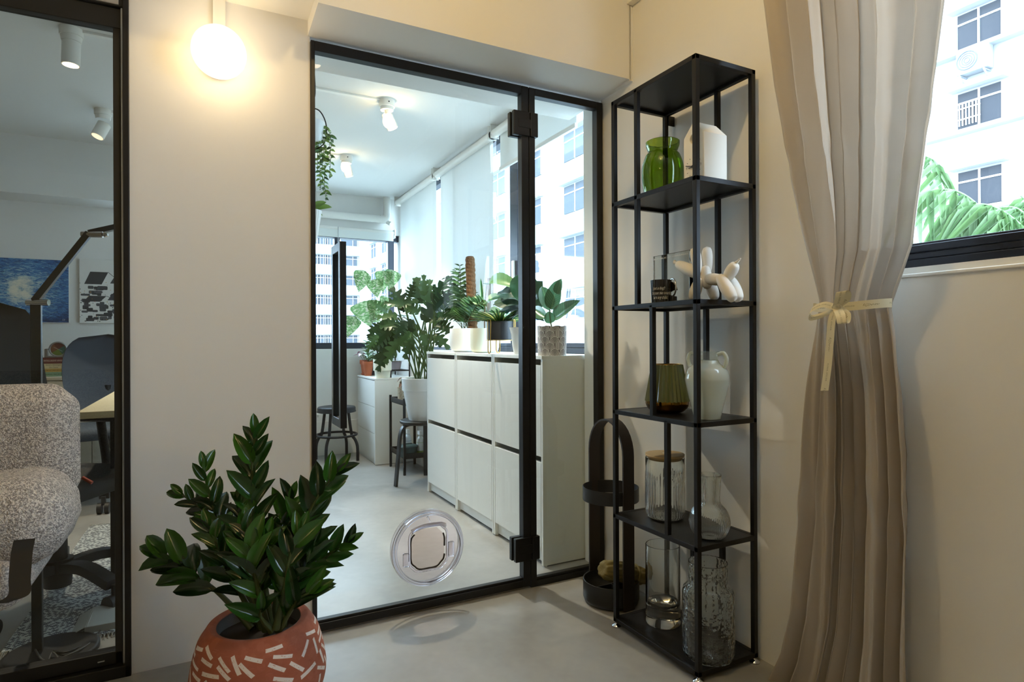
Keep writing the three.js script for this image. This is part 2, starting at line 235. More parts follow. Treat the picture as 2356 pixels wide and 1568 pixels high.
// ---------------------------------------------------------------- balcony windows, blinds and pipe
{
  const w = struct('window_3'), m = std('#252b3a', 0.4, { metalness: 0.3 }), x0 = 1.68, x1 = 1.74;
  part(w, 'bottom_rail', [RBB(x0, x1, 0.935, 0.965, -5.42, -2.29, 0.003), RBB(x0 + 0.01, x1, 0.965, 0.99, -5.42, -2.29, 0.003)], m); part(w, 'top_rail', RBB(x0, x1, 2.25, 2.3, -5.42, -2.29, 0.003), m);
  for (const px of [915, 977, 1064, 1189]) { const z = P(px, 600, { x: x0 }).z, hw = px === 1189 ? 0.05 : 0.03; part(w, 'mullion', RBB(x0 - (px === 1189 ? 0.02 : 0), x1, 0.94, 2.29, z - hw, z + hw, 0.003), m); }
  const mu = P(1190, 600, { x: x0 }).z; part(w, 'catch', RBB(x0 - 0.035, x0 - 0.018, 1.35, 1.48, mu - 0.012, mu + 0.012, 0.004), M.whitePaint);
  part(w, 'pane', new THREE.PlaneGeometry(3.12, 1.28).rotateY(-Math.PI / 2).translate(1.72, 1.62, -3.86), M.glassPane);
  const v = struct('window_4');
  part(v, 'bottom_rail', RBB(-0.45, 1.66, 0.94, 0.995, ZF - 0.12, ZF - 0.03, 0.003), m); part(v, 'top_rail', RBB(-0.45, 1.66, 1.94, 1.995, ZF - 0.12, ZF - 0.03, 0.003), m);
  for (const [a, b] of [[770, 782], [893, 907]]) part(v, 'mullion', RBB(P(a, 650, { z: ZF - 0.03 }).x, P(b, 650, { z: ZF - 0.03 }).x, 0.95, 1.99, ZF - 0.11, ZF - 0.03, 0.003), m);
  part(v, 'pane', new THREE.PlaneGeometry(2.1, 1).translate(0.6, 1.47, ZF - 0.08), M.glassPane);
  // roller blinds along the long window
  const cloth = phy({ color: '#f0f4f2', roughness: 1, transmission: 0.085, thickness: 0, bumpMap: dataTex(128, 128, (u, v2) => 0.5 + 0.25 * Math.sin(u * 40 * Math.PI) + 0.2 * hash(v2 * 128 | 0, u * 128 | 0, 2), false, 40, 40), bumpScale: 0.0002 });
  const xr = 1.607, yr = 2.275, zb = (px) => P(px, 400, { x: xr }).z;
  const say = ['cream roller blind drawn full length nearest the far corner', 'cream roller blind drawn full length beside the bare window', 'cream roller blind rolled up short above the bare window'];
  [[914, 1001, 0.98], [1004, 1133, 0.98], [1138, 1290, 1.98]].forEach(([a, b, low], i) => {
    const z0 = zb(a), z1 = i === 2 ? -2.42 : zb(b), t = thing('roller_blind', say[i], 'blind', V(xr, yr, (z0 + z1) / 2), 'balcony roller blinds');
    part(t, 'roller', rod(V(xr, yr, z0), V(xr, yr, z1), 0.026, 0.026, 20), M.whitePaint); part(t, 'bracket', RBB(xr - 0.03, xr + 0.03, yr - 0.03, 2.33, z1 - 0.006, z1, 0.003), M.whitePaint); part(t, 'bracket', RBB(xr - 0.03, xr + 0.03, yr - 0.03, 2.33, z0, z0 + 0.006, 0.003), M.whitePaint);
    const lo = i === 2 ? 2.06 : low, gap = 0.035; part(t, 'fabric', new THREE.PlaneGeometry(z1 - z0 - 2 * gap, yr - lo).rotateY(-Math.PI / 2).translate(xr + 0.022, (yr + lo) / 2, (z0 + z1) / 2), cloth); part(t, 'hem_bar', RBB(xr + 0.012, xr + 0.03, lo - 0.02, lo + 0.004, z0 + gap, z1 - gap, 0.004), M.whitePaint);
  });
  const ft = thing('roller_blind', 'short cream blind rolled above the far window', 'blind', V(1.1, 1.95, ZF + 0.04)); ft.userData.label = 'pale roller blind rolled up above the far window below the pipe';
  const by = P(800, 548, { z: ZF + 0.05 }).y; part(ft, 'roller', rod(V(0.6, by + 0.075, ZF + 0.05), V(1.6, by + 0.075, ZF + 0.05), 0.024), M.whitePaint); part(ft, 'fabric', BB(0.6, 1.58, by, by + 0.07, ZF + 0.07, ZF + 0.073), cloth); part(ft, 'cord', rod(V(P(778, 500, { z: ZF + 0.09 }).x, by - 0.06, ZF + 0.09), V(P(778, 500, { z: ZF + 0.09 }).x, by + 0.09, ZF + 0.09), 0.003), M.steel); part(ft, 'end_bracket', RBB(1.59, 1.6, by + 0.03, by + 0.11, ZF, ZF + 0.08, 0.002), M.whitePaint);
  // water pipe across the far wall
  const pp = thing('water_pipe', 'white plastic water pipe with elbow under the balcony ceiling', 'pipe', V(1.1, 2.14, ZF + 0.06)), py = P(800, 497, { z: ZF + 0.06 }).y, ex = P(890, 490, { z: ZF + 0.06 }).x;
  part(pp, 'run', rod(V(0.42, py, ZF + 0.06), V(ex - 0.05, py, ZF + 0.06), 0.033, 0.033, 20), M.whitePaint); part(pp, 'elbow', tube([V(ex - 0.06, py, ZF + 0.06), V(ex - 0.02, py, ZF + 0.06), V(ex, py + 0.02, ZF + 0.06), V(ex, py + 0.06, ZF + 0.06)], 0.038, 16, 16), M.whitePaint); part(pp, 'riser', rod(V(ex, py + 0.04, ZF + 0.06), V(ex, 2.328, ZF + 0.06), 0.033, 0.033, 20), M.whitePaint); part(pp, 'access_cap', rod(V(ex - 0.01, py - 0.015, ZF + 0.06), V(ex + 0.025, py - 0.045, ZF + 0.1), 0.02, 0.02, 6), M.whitePaint);
}

// ---------------------------------------------------------------- wall globe lamp
const lampC = P(504, 120, { z: ZG + 0.085 });
{
  const t = thing('globe_lamp', 'glowing white globe wall lamp hanging under a slim conduit on the pillar', 'lamp', V(lampC.x, lampC.y, ZG));
  part(t, 'globe', new THREE.SphereGeometry(0.078, 40, 28).translate(lampC.x, lampC.y, lampC.z), std('#fffaf0', 0.4, { emissive: hex('#fff0d2'), emissiveIntensity: 1.1 }), 'glowing white glass globe');
  part(t, 'mount', rod(V(lampC.x, lampC.y, ZG), V(lampC.x, lampC.y, ZG + 0.02), 0.05, 0.05, 24), M.whitePaint);
  const x0 = P(489, 20, { z: ZG + 0.015 }).x, x1 = P(519, 20, { z: ZG + 0.015 }).x; part(t, 'conduit', RBB(x0, x1, lampC.y, 2.1, ZG, ZG + 0.016, 0.002), M.whitePaint);
  const l = new THREE.PointLight(WARM, 0.09); l.position.copy(lampC); l.shadow.radius = 3.6; l.castShadow = true; scene.add(l);
}

// two bare bulb ceiling fittings of the front room, above and behind the camera
for (const [x, z, say] of [[0.55, -0.95, 'white ceiling fitting with warm bulb in front of the shelf'], [-2.0, 0.7, 'white ceiling fitting with warm bulb over the room behind']]) {
  const t = thing('ceiling_fitting', say, 'lamp', V(x, 2.6, z)); part(t, 'canopy', rod(V(x, 2.56, z), V(x, 2.6, z), 0.043, 0.043, 28), M.whitePaint); part(t, 'bulb', new THREE.SphereGeometry(0.035, 20, 14).translate(x, 2.51, z), std('#fff4dd', 0.4, { emissive: hex('#ffe0b0'), emissiveIntensity: 12 })); part(t, 'socket', rod(V(x, 2.535, z), V(x, 2.56, z), 0.015, 0.015, 16), M.whitePaint);
  const l = new THREE.PointLight(AMBER, 1.05); l.position.set(x, 2.51, z); l.shadow.radius = 1.5; l.castShadow = true; scene.add(l);
}

// ---------------------------------------------------------------- black metal shelf
const SX0 = 1.284, SX1 = 1.533, SZ0 = -1.716, SZ1 = -1.309, LV = [0.028, 0.392, 0.756, 1.118, 1.48, 1.839];
{
  const t = thing('shelf_unit', 'tall narrow black metal open shelf holding vases beside the wall', 'shelf', V((SX0 + SX1) / 2, 0, (SZ0 + SZ1) / 2)), m = M.blackMetal, k = 0.0155;
  for (const x of [SX0, SX1 - k]) for (const z of [SZ0, SZ1 - k]) part(t, 'post', RBB(x, x + k, LV[0] - 0.008, LV[5], z, z + k, 0.0015), m);
  LV.forEach((y, i) => {
    const top = i === 5 ? y : y + 0.004, y0 = top - k;
    part(t, 'shelf_frame', [RBB(SX0, SX1, y0, top, SZ0, SZ0 + k, 0.0015), RBB(SX0, SX1, y0, top, SZ1 - k, SZ1, 0.0015), RBB(SX0, SX0 + k, y0, top, SZ0, SZ1, 0.0015), RBB(SX1 - k, SX1, y0, top, SZ0, SZ1, 0.0015)], m);
    part(t, 'shelf_board', RBB(SX0 + k - 0.001, SX1 - k + 0.001, top - 0.006, top - 0.001, SZ0 + k - 0.001, SZ1 - k + 0.001, 0.001), m);
  });
  const bars = [[1468, 'f', 5, 3], [1502, 'f', 3, 2], [1535, 'f', 2, 1], [1653, 'b', 5, 3], [1625, 'b', 3, 2], [1593, 'b', 1, 0], [1660, 'b', 1, 0]];
  for (const [px, side, a, b] of bars) { const x = side === 'f' ? SX0 : SX1 - k, z = P(px, 800, { x: side === 'f' ? SX0 + k / 2 : SX1 - k / 2 }).z; part(t, 'divider_bar', RBB(x, x + k, LV[b], LV[a] - 0.003, z - k / 2, z + k / 2, 0.0015), m); }
  for (const [x, z] of [[SX0, SZ0], [SX0, SZ1 - k], [SX1 - k, SZ0], [SX1 - k, SZ1 - k]]) part(t, 'levelling_foot', [lathe([[0, 0], [0.016, 0], [0.016, 0.004], [0.008, 0.009], [0.004, 0.011], [0.004, 0.024]], 20, x + k / 2, 0, z + k / 2)], M.chrome, 'small chrome foot');
  part(t, 'wall_bracket', RBB(SX1 - 0.004, XW, 1.79, 1.826, SZ0 + k, SZ0 + k + 0.006, 0.002), m);
}
const onShelf = (px, lv, x) => { const p = P(px, 900, { x }); return V(x, LV[lv] + 0.004, p.z); };
const pxm = (p) => p.clone().sub(CAM).dot(FW) / FOCAL;     // metres per photo pixel at a place

// green glass jar
{
  const p = onShelf(1527, 4, 1.41), s = pxm(p), R = 48 * s, H = (P(1527, 325, { x: 1.41 }).y - p.y);
  const green = phy({ color: '#e6f2c4', roughness: 0.02, transmission: 1, thickness: 0.004, ior: 1.5, attenuationColor: hex('#7d9c14'), attenuationDistance: 0.0065 });
  const out = spline([[0.001, 0], [R * 0.72, 0.002], [R * 0.86, 0.012], [R * 0.99, H * 0.38], [R * 0.97, H * 0.58], [R * 0.82, H * 0.75], [R * 0.7, H * 0.81], [R * 0.71, H * 0.85], [R * 0.79, H * 0.93], [R * 0.8, H * 0.99]], 50), w = 0.0028;
  const inn = out.map(([r, y]) => [Math.max(r - w, 0.0005), Math.max(y, w)]).reverse();
  solo('glass_jar', 'round green glass jar with flared lip on the uppermost tier', 'jar', lathe([...out, [R * 0.8 - w, H]].concat(inn), 56, p.x, p.y, p.z), green, p);
}
// house shaped clock
{
  const y = LV[4] + 0.004, zl = P(1574, 400, { x: 1.325 }).z, zr = P(1619, 400, { x: 1.325 }).z, x0 = 1.325, x1 = P(1672, 400, { z: zr }).x, h = P(1619, 303, { x: 1.325 }).y - y, hp = P(1597, 281, { x: 1.325 }).y - y, wz = zr - zl, zc = (zl + zr) / 2;
  const t = thing('house_clock', 'white house shaped table clock with round hole and black hands', 'clock', V((x0 + x1) / 2, y, zc)), white = std('#efece2', 0.55);
  const sh = new THREE.Shape([[-wz / 2, 0], [wz / 2, 0], [wz / 2, h], [0, hp], [-wz / 2, h]].map((a) => new THREE.Vector2(...a))), hole = new THREE.Path(); hole.absarc(0, h * 0.93, 0.017, 0, 2 * Math.PI); sh.holes.push(hole);
  const g = new THREE.ExtrudeGeometry(sh, { depth: x1 - x0 - 0.003, bevelEnabled: true, bevelThickness: 0.0015, bevelSize: 0.0015, bevelSegments: 2, curveSegments: 24 });   // faces +z; turn to face -x
  g.rotateY(-Math.PI / 2); part(t, 'case', g.translate(x1 - 0.0015, y + 0.0015, zc), white);
  part(t, 'hole_disc', new THREE.CircleGeometry(0.018, 24).rotateY(-Math.PI / 2).translate(x0 + 0.02, y + h * 0.93, zc), std('#2a2622', 0.9));  // dark disc closes the round hole, making its inside read dark
  const face = canvasTex(256, 256, (c, w) => { c.fillStyle = '#efece2'; c.fillRect(0, 0, w, w); c.fillStyle = '#26262a'; c.font = '34px sans-serif'; c.textAlign = 'center'; c.textBaseline = 'middle'; c.fillText('12', 128, 30); c.fillText('3', 226, 128); c.fillText('9', 30, 128); c.fillText('6', 128, 228); c.lineWidth = 5; c.strokeStyle = '#26262a'; for (let i = 0; i < 12; i++) if (i % 3) { const a = i * Math.PI / 6; c.beginPath(); c.moveTo(128 + 92 * Math.sin(a), 128 - 92 * Math.cos(a)); c.lineTo(128 + 106 * Math.sin(a), 128 - 106 * Math.cos(a)); c.stroke(); } });
  const fr = Math.min(wz * 0.47, 0.045); part(t, 'dial', new THREE.PlaneGeometry(fr * 2, fr * 2).rotateY(-Math.PI / 2).translate(x0 - 0.0006, y + fr + 0.004, zc), std('#ffffff', 0.6, { map: face }));
  part(t, 'hand', rod(V(x0 - 0.003, y + fr + 0.004, zc), V(x0 - 0.003, y + fr + 0.012, zc - 0.03), 0.0012), M.blackPlastic); part(t, 'hand', rod(V(x0 - 0.003, y + fr + 0.004, zc), V(x0 - 0.003, y + fr + 0.002, zc - 0.018), 0.0012), M.blackPlastic); part(t, 'hub', rod(V(x0 - 0.005, y + fr + 0.004, zc), V(x0, y + fr + 0.004, zc), 0.004), M.blackPlastic);
  for (const dy of [0.62, 0.74]) part(t, 'peg', new THREE.SphereGeometry(0.002, 8, 6).translate(x0 - 0.001, y + h * dy, zc), M.blackPlastic);
}
// clear acrylic award, chrome ring ornament, black candle glass, balloon dog
{
  const y = LV[3] + 0.004;
  { const x = 1.4, zl = P(1507, 650, { x }).z, zr = P(1591, 650, { x }).z, h = P(1507, 590, { x }).y - y, t = thing('acrylic_award', 'clear acrylic award block with white etched lettering on black base', 'award', V(x, y, (zl + zr) / 2));
    const clear = phy({ color: '#eef2f0', roughness: 0.0, transmission: 1, thickness: 0.02, ior: 1.49 });
    part(t, 'block', RBB(x - 0.008, x + 0.008, y + 0.006, y + h, zl, zr, 0.001), clear); part(t, 'base', RBB(x - 0.025, x + 0.02, y, y + 0.006, zl - 0.008, zr + 0.004, 0.001), M.blackPlastic);
    const tx = canvasTex(512, 96, (c, w, hh) => { c.clearRect(0, 0, w, hh); c.fillStyle = '#fff'; c.font = 'bold 40px sans-serif'; c.textAlign = 'center'; c.textBaseline = 'middle'; c.fillText('REPUBLIC OF SINGAPORE', w / 2, hh / 2); });
    part(t, 'lettering', new THREE.PlaneGeometry(zr - zl, 0.016).rotateY(-Math.PI / 2).translate(x - 0.0085, y + h - 0.012, (zl + zr) / 2), std('#f0f0ea', 0.6, { map: tx, transparent: true, alphaTest: 0.4 })); }
  { const x = 1.36, a = P(1547, 625, { x }), s = pxm(a), R = 20 * s, c = V(x, y + R + 0.022, a.z), t = thing('ring_ornament', 'polished chrome ring ornament behind the black candle glass', 'ornament', V(x, y, a.z));
    part(t, 'ring', new THREE.TorusGeometry(R, 0.0028, 12, 48).rotateY(Math.PI / 2 - 0.35).translate(c.x, c.y, c.z), M.chrome); const sail = new THREE.Shape(); sail.moveTo(-R * 0.55, R * 0.72); sail.quadraticCurveTo(R * 0.6, R * 0.7, R * 0.8, -R * 0.35); sail.quadraticCurveTo(0, -R * 0.2, -R * 0.55, -R * 0.72); sail.quadraticCurveTo(-R * 0.15, 0, -R * 0.55, R * 0.72);
    part(t, 'sail', new THREE.ExtrudeGeometry(sail, { depth: 0.003, bevelEnabled: true, bevelSize: 0.001, bevelThickness: 0.001 }).rotateY(-Math.PI / 2).translate(c.x, c.y, c.z), std('#8d8371', 0.12, { metalness: 1 })); part(t, 'foot', RBB(c.x - 0.01, c.x + 0.01, y, y + 0.022, c.z - 0.012, c.z + 0.012, 0.003), M.blackPlastic); }
  { const x = 1.337, p = P(1521, 690, { x }), s = pxm(p), R = 24 * s, H = 53 * s, t = thing('candle_glass', 'glossy black candle glass with white handwriting', 'candle', V(x, y, p.z));
    const tx = canvasTex(1024, 256, (c) => { c.fillStyle = '#141416'; c.fillRect(0, 0, 1024, 256); c.fillStyle = '#ece8dc'; c.font = 'italic 40px serif'; c.fillText('Just a dog?', 560, 110); c.fillText('Excuse me sweetie,', 530, 162); c.fillText("he's my child.", 560, 212); });
    const g = new THREE.CylinderGeometry(R, R * 0.9, H, 48, 1, true); g.rotateY(1.25); part(t, 'wall', g.translate(x, y + H / 2, p.z), phy({ color: '#ffffff', roughness: 0.12, map: tx, clearcoat: 0.6 })); part(t, 'bottom', new THREE.CircleGeometry(R * 0.9, 32).rotateX(-Math.PI / 2).translate(x, y + 0.001, p.z), M.blackPlastic); part(t, 'wax', new THREE.CircleGeometry(R * 0.97, 32).rotateX(-Math.PI / 2).translate(x, y + H * 0.6, p.z), std('#e9e2d0', 0.6)); }
  { const x = 1.395, q = (px, py) => P(px, py, { x }), ctr = q(1650, 690), t = thing('balloon_dog', 'matte white balloon dog figurine standing on the middle tier', 'figurine', V(x, y, ctr.z));
    const white = std('#ece6da', 0.6), s = pxm(ctr);
    const cap = (a, b, ra, rb, dx = 0) => { const A = q(...a), B = q(...b); A.x += dx; B.x += dx; const d = B.clone().sub(A), L = d.length(); const pr = []; for (let i = 0; i <= 18; i++) { const u = i / 18, e = Math.sqrt(Math.max(0, 1 - (2 * u - 1) ** 2)); pr.push([Math.max(1e-5, lerp(ra, rb, u) * s * Math.pow(e, 0.72)), u * L]); } const g = lathe(pr, 24); g.applyQuaternion(new THREE.Quaternion().setFromUnitVectors(V(0, 1, 0), d.normalize())); return g.translate(A.x, A.y, A.z); };
    const flat = (v) => v; flat();
    part(t, 'body', [cap([1618, 640], [1670, 645], 14, 14), cap([1628, 665], [1622, 610], 13, 13), cap([1624, 638], [1556, 606], 14, 16), cap([1621, 632], [1618, 566], 9, 15, 0.015), cap([1619, 632], [1606, 570], 9, 15, -0.018), cap([1622, 638], [1605, 692], 12, 15, -0.022), cap([1618, 636], [1634, 690], 12, 15, 0.022), cap([1664, 632], [1701, 693], 13, 16, -0.02), cap([1664, 634], [1688, 693], 13, 16, 0.025), cap([1668, 648], [1694, 604], 12, 15)], white);
    part(t, 'knot', rod(q(1562, 608), q(1552, 602), 0.004, 0.007, 10), white); part(t, 'tail_tip', rod(q(1690, 608), q(1704, 594), 0.006, 0.0015, 10), white); }
}
// ribbed olive vase with gold foot, milky glass amphora
{
  { const x = 1.39, p = onShelf(1535, 2, x), s = pxm(p), H = P(1535, 838, { x }).y - p.y, R = 49 * s, t = thing('ribbed_vase', 'olive green ribbed vase with shiny gold foot', 'vase', p);
    const body = flute(lathe([[R * 0.66, H * 0.98], [R * 0.7, H], [R * 0.98, H * 0.3], [R * 1.0, H * 0.24]], 240, p.x, p.y, p.z), p.x, p.z, 30, 0.0022, -9, 9, true); part(t, 'body', toCreasedNormals(body, 0.6), phy({ color: '#5f6339', roughness: 0.22, clearcoat: 0.5 }));
    part(t, 'liner', lathe([[R * 0.66, H * 0.985], [R * 0.9, H * 0.3], [0.001, H * 0.28]], 40, p.x, p.y, p.z), std('#4a4726', 0.5)); part(t, 'foot', lathe(spline([[0.001, 0], [R * 0.6, 0.001], [R * 0.86, H * 0.07], [R * 0.99, H * 0.17], [R * 1.0, H * 0.25]], 20), 60, p.x, p.y, p.z), std('#8a6428', 0.14, { metalness: 1 })); part(t, 'rim', new THREE.TorusGeometry(R * 0.675, 0.0018, 8, 60).rotateX(Math.PI / 2).translate(p.x, p.y + H, p.z), std('#b08a48', 0.2, { metalness: 1 })); }
  { const x = 1.385, p = onShelf(1627, 2, x), s = pxm(p), H = P(1627, 808, { x }).y - p.y, R = 50 * s, t = thing('glass_amphora', 'milky translucent glass amphora vase with two looped handles', 'vase', p);
    const milk = phy({ color: '#e6ece2', roughness: 0.16, transmission: 0.45, thickness: 0, ior: 1.45, clearcoat: 0.6 }), rim = phy({ color: '#eef2ee', roughness: 0.05, transmission: 0.9, thickness: 0, ior: 1.45 });
    part(t, 'body', lathe(spline([[0.001, 0.001], [R * 0.55, 0.001], [R * 0.63, 0.012], [R * 0.95, H * 0.5], [R * 0.99, H * 0.62], [R * 0.86, H * 0.74], [R * 0.58, H * 0.82], [R * 0.5, H * 0.87]], 40), 56, p.x, p.y, p.z), milk); part(t, 'neck', lathe(spline([[R * 0.5, H * 0.865], [R * 0.5, H * 0.95], [R * 0.62, H]], 16), 48, p.x, p.y, p.z), rim);
    for (const k of [-1, 1]) part(t, 'handle', tube([[0.5, 0.955], [0.78, 0.975], [0.92, 0.88], [0.78, 0.76], [0.74, 0.78]].map(([a, b]) => V(p.x + k * R * a * 0.35, p.y + H * b, p.z + k * R * a * 0.94)), 0.0065, 28, 10), milk); }
}
// clear glass vessels on the two lowest tiers
{
  const clear = phy({ color: '#fdfffd', roughness: 0.0, transmission: 1, thickness: 0.004, ior: 1.47 });
  const wall = (out, w, floor) => out.concat(out.slice().reverse().map(([r, y]) => [Math.max(r - w, 0.0005), Math.max(y, floor)]));
  { const x = 1.41, p = onShelf(1529, 1, x), s = pxm(p), R = 44 * s, H = P(1529, 1048, { x }).y - p.y, t = thing('lidded_jar', 'clear ribbed glass jar with flat wooden lid', 'jar', p);
    const out = [[0.0005, 0], [R * 0.8, 0], [R * 0.95, H * 0.03], [R, H * 0.1], [R, H * 0.98]], o2 = []; for (let i = 0; i < out.length - 1; i++) for (let k = 0; k < 8; k++) o2.push([lerp(out[i][0], out[i + 1][0], k / 8), lerp(out[i][1], out[i + 1][1], k / 8)]); o2.push(out[4]);
    part(t, 'glass', flute(lathe(wall(o2, 0.003, 0.006), 216, p.x, p.y, p.z), p.x, p.z, 36, 0.0012, p.y + H * 0.04, p.y + H * 0.68), clear); part(t, 'lid', [lathe([[0.001, H], [R * 0.98, H], [R * 1.0, H * 1.01], [R * 1.0, H * 1.04], [0.001, H * 1.045]], 48, p.x, p.y, p.z), lathe([[0.001, H * 0.95], [R * 0.9, H * 0.95], [R * 0.9, H]], 40, p.x, p.y, p.z)], std('#b79a6a', 0.55)); part(t, 'lid_dimple', new THREE.CircleGeometry(0.009, 20).rotateX(-Math.PI / 2).translate(p.x, p.y + H * 1.047, p.z), std('#d9d2bf', 0.5)); }
  { const x = 1.385, p = onShelf(1631, 1, x), s = pxm(p), R = 46 * s, H = P(1631, 1090, { x }).y - p.y;
    const out = spline([[0.0005, 0], [R * 0.62, 0.001], [R * 0.9, H * 0.12], [R, H * 0.26], [R * 0.86, H * 0.42], [R * 0.58, H * 0.53], [R * 0.5, H * 0.6], [R * 0.52, H * 0.8], [R * 0.57, H]], 44);
    solo('ribbed_carafe', 'clear ribbed glass carafe with round belly and straight neck', 'carafe', flute(lathe(wall(out, 0.0022, 0.004), 240, p.x, p.y, p.z), p.x, p.z, 60, 0.0006, p.y + 0.006, p.y + H * 0.97), clear, p); }
  { const x = 1.41, p = onShelf(1523, 0, x), s = pxm(p), R = 39 * s, H = P(1523, 1250, { x }).y - p.y;
    solo('cylinder_vase', 'tall straight clear glass vase with thick solid base', 'vase', lathe([[0.0005, 0], [R * 0.97, 0], [R, 0.004], [R, H * 0.995], [R - 0.002, H], [R - 0.0045, H * 0.995], [R - 0.0045, H * 0.3], [R * 0.7, H * 0.235], [R * 0.3, H * 0.215], [0.0005, H * 0.21]], 64, p.x, p.y, p.z), clear, p); }
  { const x = 1.388, p = onShelf(1627, 0, x), s = pxm(p), R = 58 * s, H = P(1627, 1290, { x }).y - p.y;
    const out = [], seg = [[0.0005, 0], [R * 0.93, 0], [R, H * 0.05], [R, H * 0.66], [R * 0.96, H * 0.71], [R * 0.77, H * 0.76], [R * 0.75, H * 0.79], [R * 0.75, H]]; for (let i = 0; i < seg.length - 1; i++) { const n = Math.ceil(Math.hypot(seg[i + 1][0] - seg[i][0], seg[i + 1][1] - seg[i][1]) / 0.003); for (let k = 0; k < n; k++) out.push([lerp(seg[i][0], seg[i + 1][0], k / n), lerp(seg[i][1], seg[i + 1][1], k / n)]); } out.push(seg[7]);
    const ham = dataTex(512, 256, (u, v) => { let m = 1; const n = 30, m2 = 18, xx = u * n, yy = v * m2; for (let a = -1; a <= 1; a++) for (let b = -1; b <= 1; b++) { const i = Math.floor(xx) + a, j = Math.floor(yy) + b, qx = i + 0.2 + 0.6 * hash((i + n) % n, j, 3), qy = j + 0.2 + 0.6 * hash((i + n) % n, j, 9); m = Math.min(m, Math.hypot(xx - qx, yy - qy)); } return clamp(1 - m); }, false);
    const g2 = phy({ color: '#fbfefb', roughness: 0.0, transmission: 1, thickness: 0.004, ior: 1.47, bumpMap: ham, bumpScale: 0.0018 }); ham.repeat.set(1, 2.5);
    solo('hammered_vase', 'clear hammered glass vase with narrower collar', 'vase', arcUV(lathe(wall(out, 0.003, 0.005), 96, p.x, p.y, p.z), wall(out, 0.003, 0.005), 96), g2, p); }
}
// umbrella stand and folded umbrella
{
  const c = P(1405, 1378, { y: 0 }); c.set(1.4, 0, -1.885); const s = pxm(c), R = 64 * s, t = thing('umbrella_stand', 'black two tray umbrella stand with bent wood loop handle', 'umbrella stand', c), m = std('#1b1c1e', 0.45), wood = std('#2a211b', 0.5);
  const tray = (y0, h) => lathe([[0.001, y0 + 0.004], [R * 0.8, y0], [R * 0.95, y0 + 0.006], [R, y0 + 0.02], [R, y0 + h], [R - 0.004, y0 + h + 0.001], [R - 0.006, y0 + h - 0.002], [R - 0.006, y0 + 0.012], [0.001, y0 + 0.01]], 56, c.x, 0, c.z);
  part(t, 'lower_tray', tray(0.0, 0.085), m); const uy = P(1402, 1148, { z: c.z }).y; part(t, 'upper_ring', lathe([[R - 0.004, uy], [R, uy], [R, uy + 0.05], [R - 0.004, uy + 0.05], [R - 0.004, uy]], 56, c.x, 0, c.z), m);
  part(t, 'tray_divider', [BB(c.x - R + 0.006, c.x + R - 0.006, 0.012, 0.066, c.z - 0.002, c.z + 0.002), BB(c.x - 0.002, c.x + 0.002, 0.012, 0.066, c.z, c.z + R - 0.006)], m);
  // flat bent band: two uprights joined by an arch, running along z
  const w = 0.109, H = P(1405, 962, { z: c.z }).y, pts = []; for (let i = 0; i <= 10; i++) pts.push([-w, lerp(0.004, H - w * 1.2, i / 10)]); for (let i = 1; i < 16; i++) { const a = Math.PI * (1 - i / 16); pts.push([w * Math.cos(a), H - w * 1.2 + w * 1.2 * Math.sin(a)]); } for (let i = 10; i >= 0; i--) pts.push([w, lerp(0.004, H - w * 1.2, i / 10)]);
  const sh = new THREE.Shape(pts.map((p) => new THREE.Vector2(...p)).concat(pts.slice().reverse().map(([a, b]) => new THREE.Vector2(a * (1 - 0.007 / w), b - 0.006 * smooth(H * 0.7, H, b)))));
  const g = new THREE.ExtrudeGeometry(sh, { depth: 0.05, bevelEnabled: false }); g.translate(0, 0, -0.025); g.rotateY(-1.55); part(t, 'loop_handle', toCreasedNormals(g, 0.5).translate(c.x, 0, c.z), wood);
  const u = thing('folded_umbrella', 'olive green folded umbrella lying in the umbrella stand', 'umbrella', V(1.41, 0.1, c.z)), a = P(1372, 1312, { z: c.z + 0.05 }), b = P(1482, 1325, { z: c.z + 0.03 });
  a.x = Math.max(a.x, c.x - 0.075); const d = b.clone().sub(a), L = d.length(), um = std('#75693c', 0.75), body = lathe(spline([[0.001, 0], [0.028, 0.002], [0.037, L * 0.25], [0.034, L * 0.7], [0.029, L * 0.98], [0.001, L]], 40), 60); const pp = body.attributes.position; for (let i = 0; i < pp.count; i++) { const an = Math.atan2(pp.getZ(i), pp.getX(i)), k = 1 + 0.07 * Math.sin(an * 7 + pp.getY(i) * 40) + 0.03 * Math.sin(an * 13 - pp.getY(i) * 90); pp.setX(i, pp.getX(i) * k); pp.setZ(i, pp.getZ(i) * k); } body.computeVertexNormals(); const q = new THREE.Quaternion().setFromUnitVectors(V(0, 1, 0), d.clone().normalize()); body.applyQuaternion(q); part(u, 'canopy', body.translate(a.x, a.y, a.z), um);
  part(u, 'strap', new THREE.TorusGeometry(0.0365, 0.005, 6, 30).rotateX(Math.PI / 2).applyQuaternion(q).translate(...a.clone().lerp(b, 0.72).toArray()), um);
}

